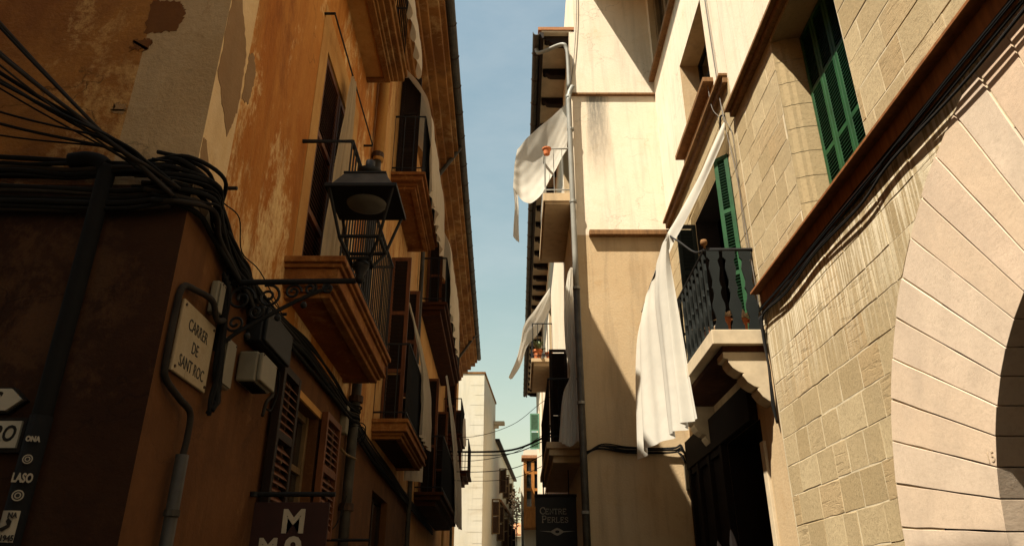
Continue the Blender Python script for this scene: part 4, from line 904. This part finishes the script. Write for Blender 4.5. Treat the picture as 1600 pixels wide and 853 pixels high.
for k in range(10):
    pth.append((wob([ML(.05, 3.78+.02*(k % 4), 3.30), ML(.05, 3.86, 3.2), ML(.05, 3.90, 3.0), ML(.05, 3.90+.006*k, 2.8), ML(.06, 3.90+.008*k, 2.62), ML(.05, 3.91, 2.52+.01*k)], .014, 80+k), R.uniform(.008, .016)))
cables('drop_cables', 'black cables hanging between the name plate and the slim beige box', pth, ML(0, 3.9, 2.8))
pth = []
for k in range(9):
    dz = .02*(k-4)
    pth.append((wob([ML(.05, 4.25, 3.36+dz), ML(.06, 4.9, 3.40+dz), ML(.05, 5.7, 3.46+dz), ML(.05, 6.6, 3.45+dz), ML(.06, 7.4, 3.42+dz), ML(.13, 7.66, 3.42+dz), ML(.06, 7.9, 3.36+dz), ML(.06, 9.0, 3.28+dz), ML(.06, 10.6, 3.25+dz), ML(.06, 13, 3.2+dz), ML(.06, 18, 3.15+dz)], .016, 120+k), R.uniform(.008, .016)))
cables('facade_cables', 'black cable bundle running under the left balconies along the facade', pth, ML(0, 7, 3.4))
pth = [([ML(.10, 4.75, 3.02), ML(.10, 4.78, 2.88), ML(.09, 4.70, 2.80), ML(.09, 4.66, 2.70)], .012), ([ML(.10, 4.85, 3.05), ML(.10, 4.88, 2.92), ML(.09, 4.82, 2.78), ML(.09, 4.72, 2.76)], .007), ([ML(.05, 4.4, 3.35), ML(.05, 4.55, 3.47), ML(.03, 4.8, 3.52), ML(.02, 5.0, 3.53)], .004),
       ([ML(.05, 3.6, 3.66), ML(.05, 3.85, 3.7), ML(.04, 4.0, 3.55), ML(.04, 4.35, 3.58), ML(.03, 4.9, 3.53)], .004), ([ML(.05, 7.5, 3.3), ML(.16, 7.7, 3.34), ML(.18, 7.8, 3.28), ML(.10, 7.76, 3.12), ML(.08, 7.62, 2.6), ML(.05, 7.4, 2.3), ML(.03, 7.1, 2.2)], .006), ([ML(.05, 7.55, 3.28), ML(.17, 7.72, 3.30), ML(.18, 7.78, 3.2), ML(.06, 7.8, 3.1)], .006)]
cables('loose_wires', 'thin loose black wires dangling near the beige boxes on the ochre wall', pth, ML(0, 5, 3.2))
dk = thing('black_duct', 'thick black duct with stickers running down the dark end wall', 'pipe', (-2.12, 3.22, 0))
MB().tube(spline([(-2.30, 3.23, 3.70), (-2.20, 3.23, 3.71), (-2.11, 3.23, 3.66), (-2.095, 3.23, 3.5), (-2.095, 3.23, 2.2), (-2.095, 3.23, 0)], 6), .042, 12).build('tube', 'cable', dk, smooth=True)
MB().tube([(-2.095, 3.23, 0), (-2.095, 3.23, 2.36)], .047, 14).build('sleeve', 'cable', dk, smooth=True)
def sticker(z0, z1, a0, a1, mat, r=.0485):
    n_ = 8; P = [(-2.095+r*math.sin(a0+(a1-a0)*k/n_), 3.23-r*math.cos(a0+(a1-a0)*k/n_)) for k in range(n_+1)]
    mb = MB()
    for k in range(n_): mb.quad((*P[k], z0), (*P[k+1], z0), (*P[k+1], z1), (*P[k], z1))
    mb.build('sticker', mat, dk, fix=False)
def stext(s_, z, size, mat, bold=.002, sq=.8, dy=.0500): text(s_, size, mat, face_mtx((-2.075, 3.23-dy, z), (1, .35, 0), (0, 0, 1)), dk, 'sticker_lettering', bold=bold, squeeze=sq)
stext('ONA', 2.25, .030, 'letter_grey'); stext('LASO', 2.085, .052, 'letter_grey', .002, .62)
for z, r_ in ((2.165, .020), (2.015, .023)):
    for q0, q1, m_ in ((0, 1, 'letter_grey'), (0, .78, 'ink'), (0, .55, 'letter_grey'), (0, .35, 'ink')):
        P = [Vector((-2.075, 3.23-.0495-.0004*(1-q1), z))+Vector((1, .35, 0)).normalized()*(r_*q1*math.cos(a))+Vector((0, 0, r_*q1*math.sin(a))) for a in [k*.4488 for k in range(14)]]
        MB().prism(P, [p+Vector((0, -.0006, 0)) for p in P]).build('sticker', m_, dk)
sticker(1.83, 1.955, -.7, .9, 'letter_grey'); sticker(1.62, 1.80, -.8, .9, 'letter_grey')
stext('1945', 1.845, .032, 'ink', .001); stext('NA', 1.935, .03, 'ink', .001)
P = [(-2.10+x_, 3.178+.3*abs(x_)*.3, 1.90+z_) for x_, z_ in ((-.03, -.02), (.0, -.028), (.025, -.012), (.028, .012), (.012, .026), (.006, .012), (.014, -.002), (-.004, -.012))]
MB().prism(P, [(p[0], p[1]-.002, p[2]) for p in P]).build('sticker', 'ink', dk)
# ------------------------------------------------------------------ cables on the right
pth = []
for k in range(8):
    dz = -.035-.02*k; oo = .030+.006*(k % 4)
    ys = (2.0, 3.0, 3.9, 4.4, 5.2, 5.9, 6.5, 6.66)
    pth.append((wob([MR(oo if i < 7 else .04, y, 4.27+dz*.8-(.04 if i % 2 and k > 5 else 0)) for i, y in enumerate(ys)], .007, 200+k), R.uniform(.005, .009)))
for k in range(5): pth.append((wob([MR(.05, 6.62+.015*k, 4.15), MR(.04, 6.66+.01*k, 3.95), MR(.04, 6.665, 3.6), MR(.04, 6.67+.01*k, 3.3), MR(.03, 6.69, 3.12)], .01, 220+k), .008))
cables('ledge_cables', 'black cables slung beneath the brown timber ledge of the sandstone house', pth, MR(0, 4.5, 4.3))
pth = [([MR(.03, 7.0, 8.9), MR(.03, 6.98, 7.6), MR(.04, 6.93, 6.75), MR(.03, 6.80, 5.9), MR(.02, 6.78, 5.2), MR(.03, 6.72, 4.6), MR(.03, 6.70, 4.2)], .005), ([MR(.03, 7.02, 8.9), MR(.03, 7.0, 7.5), MR(.04, 6.9, 6.7), MR(.02, 6.76, 6.3), MR(.02, 6.84, 5.2), MR(.02, 6.78, 4.7)], .004), ([MR(.05, 7.3, 7.5), MR(.08, 7.15, 7.0), MR(.06, 6.97, 6.72)], .004)]
cables('facade_wires', 'thin grey wires dropping past the awning hook on the right facade', pth, MR(0, 6.9, 6), 'cable_grey')
hk = thing('awning_hook', 'small iron hook holding the near top corner of the white awning', 'hook', MR(0, 6.97, 6.7)); MB().tube(spline([MR(0, 6.96, 6.74), MR(.05, 6.96, 6.74), MR(.06, 6.99, 6.68), MR(.05, 7.06, 6.58)], 4), .012, 6).build('hook', 'iron', hk)
pth = []
for k in range(6): pth.append((wob([MF(.06, 10.28, 3.50-.01*k), MC(.06, 1.25, 3.58+.012*k), MC(.05, 1.6, 3.53+.014*k), MC(.05, 2.0, 3.52+.014*k), MC(.05, 2.28, 3.53+.014*k), MC(.06, 2.38, 3.56+.012*k), MC(.07, 2.44, 3.46-.02*k)], .012, 240+k), R.uniform(.007, .014)))
for k in range(3): pth.append((wob([MC(.05, 2.3, 3.54), MC(.07, 2.38, 3.50-.03*k), MC(.07, 2.42, 3.40-.05*k), MC(.05, 2.44, 3.32-.05*k)], .012, 250+k), .007))
cables('end_wall_cables', 'black cables crossing the shaded end wall below the white sheet', pth, (1.8, 10.3, 3.5))
jb = thing('wall_box', 'narrow beige box in the corner below the crossing cables', 'box', MC(.05, 2.4, 3.0)); bx('case', 'box', jb, MC, .01, .09, 2.39, 2.46, 3.02, 3.36, .008); bx('lid', 'box', jb, MC, .092, .10, 2.395, 2.455, 3.03, 3.35, .003)
pth = []
for k, (zl_, zr_, r_) in enumerate(((4.9, 4.85, .022), (4.82, 4.78, .010), (4.70, 4.9, .007), (4.45, 4.5, .008), (5.25, 5.6, .006), (4.25, 4.28, .006))):
    pth.append(([ML(.05, 17.5, zl_), (-.9, 17.0, zl_-.12), (0, 16.2, (zl_+zr_)/2-.20), (.6, 15.4, zr_-.1), MF(.05, 14.6, zr_)], r_))
cables('crossing_cables', 'black cables strung across the narrow street between the facing houses', pth, (0, 16, 4.8))

# ------------------------------------------------------------------ sheets and curtains
sheet('awning_sheet', [[MR(.06, 6.93, 6.42), MR(.05, 6.95, 6.62), MR(.05, 8.0, 6.60), MR(.05, 8.9, 6.58)], [MR(.30, 7.44, 5.93), MR(.28, 7.45, 6.17), MR(.30, 8.4, 6.08), MR(.32, 9.2, 6.0)], [MR(.52, 7.88, 5.58), MR(.49, 7.9, 5.86), MR(.53, 8.8, 5.69), MR(.57, 9.65, 5.51)], [MR(.60, 7.98, 5.48), MR(.56, 8.0, 5.77), MR(.60, 8.9, 5.60), MR(.64, 9.75, 5.42)], [MR(.60, 7.97, 5.42), MR(.575, 8.0, 5.70), MR(.61, 8.9, 5.53), MR(.65, 9.75, 5.35)], [MR(.58, 7.94, 5.0), MR(.62, 8.1, 5.15), MR(.66, 8.85, 5.05), MR(.76, 9.78, 4.95)], [MR(.57, 7.84, 4.2), MR(.60, 8.1, 4.25), MR(.66, 8.8, 4.2), MR(.84, 9.74, 4.15)], [MR(.55, 7.73, 3.40), MR(.60, 8.05, 3.36), MR(.66, 8.7, 3.38), MR(.90, 9.66, 3.30)]],
      'sheet', 'large white sheet hung as an awning over the green balcony', 'sheet', 64, 70, .07, 3.2, (1, .25, 0), lambda v: max(0, v-.42)*1.7, 3, wrinkle=.003)
sheet('balcony_curtain', [[ML(.10, 5.90, 6.46), ML(.11, 6.0, 6.46), ML(.10, 6.12, 6.47)], [ML(.10, 5.78, 5.8), ML(.13, 5.95, 5.8), ML(.10, 6.16, 5.8)], [ML(.09, 5.70, 5.0), ML(.13, 5.92, 5.0), ML(.10, 6.2, 5.0)], [ML(.09, 5.64, 4.02), ML(.13, 5.92, 4.0), ML(.10, 6.24, 4.02)]],
      'curtain', 'greyish beige curtain hanging from a rod over the near left balcony', 'curtain', 36, 36, .03, 5, (1, -.3, 0), lambda v: .3+v*.7, 5, wrinkle=.004)
# scalloped valance on the upper balcony
n_ = 60; P = []; F_ = []
for i in range(n_+1):
    u = i/n_; y = 5.0+2.35*u; s_ = abs(math.sin(u*math.pi*7))
    for j in range(8):
        v = j/7; P.append(ML(.44+.10*math.sin(v*2.2)+.03*math.sin(u*44)*v+.10*v*s_, y+.02*math.sin(u*60)*v, 8.55-v*(.84+.24*s_)))
for i in range(n_):
    for j in range(7): a = i*8+j; F_.append((a, a+1, a+9, a+8))
tag(MB().add(P, F_).build('scalloped_awning', 'sheet_old', smooth=True, fix=False), 'unbleached awning with scalloped edge on the topmost left balcony', 'awning')
sheet('balcony_sheet', [[ML(.03, 9.3, 9.45), ML(.03, 10.4, 9.45), ML(.03, 11.5, 9.45)], [ML(.35, 9.2, 8.95), ML(.35, 10.4, 8.9), ML(.35, 11.5, 8.9)], [ML(.53, 9.1, 8.42), ML(.53, 10.4, 8.36), ML(.53, 11.6, 8.38)], [ML(.55, 9.3, 7.8), ML(.56, 10.4, 7.75), ML(.56, 11.65, 7.7)], [ML(.54, 9.6, 7.3), ML(.57, 10.6, 7.2), ML(.56, 11.7, 7.15)]],
      'sheet_old', 'cream sheet over the upper balcony beside the downpipe, seen nearly edge-on', 'sheet', 40, 40, .035, 6, (1, 0, 0), lambda v: v, 7, hem=.05)
sheet('long_sheet', [[ML(.30, 9.72, 5.55), ML(.31, 9.85, 5.5), ML(.32, 10.0, 5.45)], [ML(.38, 10.0, 5.2), ML(.40, 10.4, 5.15), ML(.42, 10.8, 5.1)], [ML(.45, 10.4, 4.8), ML(.46, 10.95, 4.78), ML(.47, 11.5, 4.76)], [ML(.47, 10.5, 4.3), ML(.48, 11.0, 4.28), ML(.50, 11.6, 4.26)], [ML(.46, 10.55, 3.82), ML(.48, 11.05, 3.80), ML(.50, 11.65, 3.78)]],
      'sheet_old', 'long cream sheet draped over the red-moulded lower balcony', 'sheet', 24, 44, .03, 4, (1, 0, 0), lambda v: .3+v*.6, 9)
sheet('corner_sheet', [[ML(.05, 12.0, 5.35), ML(.2, 12.1, 5.35), ML(.34, 12.2, 5.3)], [ML(.08, 12.0, 4.7), ML(.22, 12.1, 4.7), ML(.36, 12.2, 4.7)], [ML(.08, 12.0, 3.4), ML(.22, 12.1, 3.4), ML(.36, 12.2, 3.4)]],
      'sheet_old', 'narrow cream curtain between the second and third left houses', 'curtain', 20, 30, .03, 3, (0, 1, 0), lambda v: .5, 11)
sheet('railing_sheet', [[ML(.50, 14.6, 5.9), ML(.51, 14.8, 5.85), ML(.52, 15.0, 5.8)], [ML(.57, 15.5, 5.2), ML(.58, 16.0, 5.15), ML(.60, 16.6, 5.1)], [ML(.60, 17, 4.3), ML(.61, 17.8, 4.3), ML(.62, 18.8, 4.3)], [ML(.61, 17.6, 3.3), ML(.62, 18.5, 3.3), ML(.63, 19.5, 3.3)]],
      'sheet', 'pale sheet slanting over the lower far balcony on the left', 'sheet', 24, 40, .04, 4, (1, 0, 0), lambda v: .4+v*.5, 13)
sheet('upper_far_sheet', [[ML(.1, 13.9, 9.3), ML(.1, 15.5, 9.3), ML(.1, 17.2, 9.3)], [ML(.5, 13.9, 8.6), ML(.5, 15.5, 8.6), ML(.5, 17.2, 8.6)], [ML(.55, 14.0, 7.9), ML(.56, 15.5, 7.85), ML(.56, 17.2, 7.8)], [ML(.55, 14.2, 7.3), ML(.56, 15.6, 7.2), ML(.57, 17.3, 7.1)]],
      'sheet_old', 'cream sheet on the upper far balcony under the diagonal gutter pipe', 'sheet', 30, 36, .035, 5, (1, 0, 0), lambda v: v, 15, hem=.05)
sheet('hanging_rag', [[ML(.58, 20.45, 6.35), ML(.60, 20.45, 6.35), ML(.64, 20.45, 6.35)], [ML(.57, 20.42, 6.0), ML(.61, 20.42, 6.0), ML(.66, 20.42, 6.0)], [ML(.60, 20.40, 5.6), ML(.63, 20.40, 5.55), ML(.68, 20.4, 5.58)]], 'sock', 'small white rag hanging from a far left balcony corner', 'rag', 8, 16, .012, 2, (0, 1, 0), lambda v: .5, 17)
# right side
sheet('flying_sheet', [[(1.02, 10.95, 9.98), (.80, 11.1, 9.85), (.52, 11.3, 9.70), (.28, 11.45, 9.55), (.10, 11.6, 9.40)], [(1.02, 11.05, 9.6), (.80, 11.3, 9.40), (.52, 11.55, 9.25), (.26, 11.65, 9.15), (.05, 11.65, 9.12)], [(1.01, 11.15, 9.3), (.78, 11.4, 9.05), (.50, 11.65, 8.80), (.24, 11.7, 8.72), (.035, 11.65, 8.85)], [(.99, 11.2, 9.1), (.75, 11.4, 8.75), (.47, 11.6, 8.32), (.24, 11.62, 8.28), (.02, 11.6, 8.55)]],
      'sheet', 'big white sheet blown out over the street from the topmost cream balcony', 'sheet', 44, 40, .02, 2, (0, -1, .4), lambda v: .2+.7*v, 21, wrinkle=.004)
sheet('sheet_tail', [[(.02, 11.6, 8.6), (.05, 11.61, 8.58), (.10, 11.62, 8.52)], [(.05, 11.6, 8.2), (.08, 11.62, 8.2), (.12, 11.63, 8.2)], [(.03, 11.6, 7.8), (.07, 11.62, 7.8), (.12, 11.63, 7.78)], [(.02, 11.6, 7.56), (.07, 11.62, 7.5), (.13, 11.63, 7.45)]], 'sheet', 'narrow tail of white cloth hanging below the blown-out sheet', 'cloth', 8, 24, .015, 2, (0, 1, 0), lambda v: .5, 23)
sheet('ribbon_sheet', [[MF(0.0, 18.9, 9.75), MF(.03, 19, 9.65), MF(.0, 19.1, 9.2)], [MF(.45, 18.9, 9.05), MF(.40, 19, 8.85), MF(.32, 19.1, 8.5)], [MF(.76, 18.9, 8.60), MF(.68, 19, 8.45), MF(.52, 19.1, 8.22)], [MF(.86, 18.9, 8.1), MF(.80, 19, 8.05), MF(.70, 19.1, 8.0)], [MF(.98, 18.9, 7.6), MF(.94, 19, 7.55), MF(.86, 19.1, 7.5)], [MF(1.19, 18.9, 7.1), MF(1.15, 19, 7.08), MF(1.09, 19.1, 7.12)]],
      'sheet', 'narrow pale strip of cloth trailing from the lower cream balcony with pots', 'cloth', 12, 40, .02, 2, (0, -1, .3), lambda v: .5, 25)
sheet('tied_curtain', [[MF(.02, 10.98, 6.62), MF(.07, 10.97, 6.66), MF(.12, 11.0, 6.58)], [MF(.02, 10.95, 6.0), MF(.11, 10.93, 6.0), MF(.20, 10.97, 6.0)], [MF(.03, 10.94, 5.3), MF(.12, 10.92, 5.3), MF(.20, 10.96, 5.3)], [MF(.05, 10.94, 4.84), MF(.10, 10.92, 4.82), MF(.14, 10.95, 4.84)], [MF(.03, 10.94, 4.5), MF(.15, 10.90, 4.5), MF(.26, 10.95, 4.5)], [MF(.03, 10.94, 3.84), MF(.18, 10.90, 3.72), MF(.34, 10.95, 3.80)]],
      'sheet', 'white curtain tied at its waist beside the cream house downpipe', 'curtain', 30, 44, .035, 6, (.2, -1, 0), lambda v: .25+.6*v, 27)
# ------------------------------------------------------------------ pots and plants
def pot(name, label, p, r, h, leaf='leaf', n_l=14, L=.12, seed=0, group=None):
    rr = random.Random(seed); t_ = thing(name, label, 'flower pot', p, group)
    MB().lathe(p, [(r*.68, 0), (r*.9, h*.78), (r*1.08, h*.8), (r*1.1, h), (r*.95, h), (r*.9, h*.9)], 14).build('pot', 'terra', t_, smooth=False)
    if n_l:
        mb = MB()
        for k in range(n_l):
            a = rr.uniform(0, 6.28); e = rr.uniform(.15, 1.25); l = L*rr.uniform(.6, 1.1); d = Vector((math.cos(a)*math.cos(e), math.sin(a)*math.cos(e), math.sin(e))); s_ = Vector((-math.sin(a), math.cos(a), 0))*l*.16
            b0 = Vector(p)+Vector((0, 0, h*.95)); m_ = b0+d*l*.55; tip = b0+d*l+Vector((0, 0, -l*.15))
            mb.add([b0-s_*.4, b0+s_*.4, m_+s_, tip, m_-s_], [(0, 1, 2, 3, 4)])
        mb.build('plant', leaf, t_, fix=False)
    return t_
pot('rail_pot', 'terracotta pot fixed to the rail of the topmost cream balcony', MF(.42, 11.05, 8.92), .075, .13, n_l=0)
MB()
pot('spiky_plant_pot', 'terracotta pot with a pale spiky plant on the lower cream balcony', MF(.40, 18.95, 7.62), .13, .25, n_l=20, L=.42, seed=1)
pot('corner_pot', 'smaller terracotta pot at the wall end of the lower cream balcony', MF(.10, 18.95, 7.62), .10, .18, n_l=8, L=.12, seed=2)
for k, (o_, hh) in enumerate(((.33, .17), (.16, .16), (.05, .15))):
    pot('balcony_pot', ['terracotta pot with dried blossoms nearest the finial behind green balusters', 'middle terracotta pot of three behind the green balusters', 'terracotta pot nearest the wall behind the green balusters'][k], MR(o_, 6.86, 4.035), .05, hh, 'flower', 34, .13, 30+k, 'pots on the green balcony')
pot('planter', 'row-end planter with dark leaves at the far railing of green balcony', MR(.38, 7.25, 4.035), .07, .16, 'flower', 26, .13, 41)
# stone lintels on the house corner below the far street end
fl = thing('flowering_creeper', 'pale dried creeper at the end of the street beside the oriel', 'plant', (.3, 44, 5)); rr = random.Random(3); mb = MB()
for k in range(260):
    c_ = Vector((.25+rr.gauss(0, .16), 44+rr.gauss(0, .2), 6.6+rr.gauss(0, .5))); a = Vector((rr.uniform(-1, 1), rr.uniform(-1, 1), rr.uniform(-1, 1))).normalized()*.09; b_ = a.orthogonal().normalized()*.05
    mb.add([c_-a, c_+b_, c_+a, c_-b_], [(0, 1, 2, 3)])
mb.build('foliage', 'flower', fl, fix=False); MB().tube([(.3, 44, 0), (.28, 44, 3), (.26, 44, 6.6)], .03, 6).build('stem', 'rust', fl)
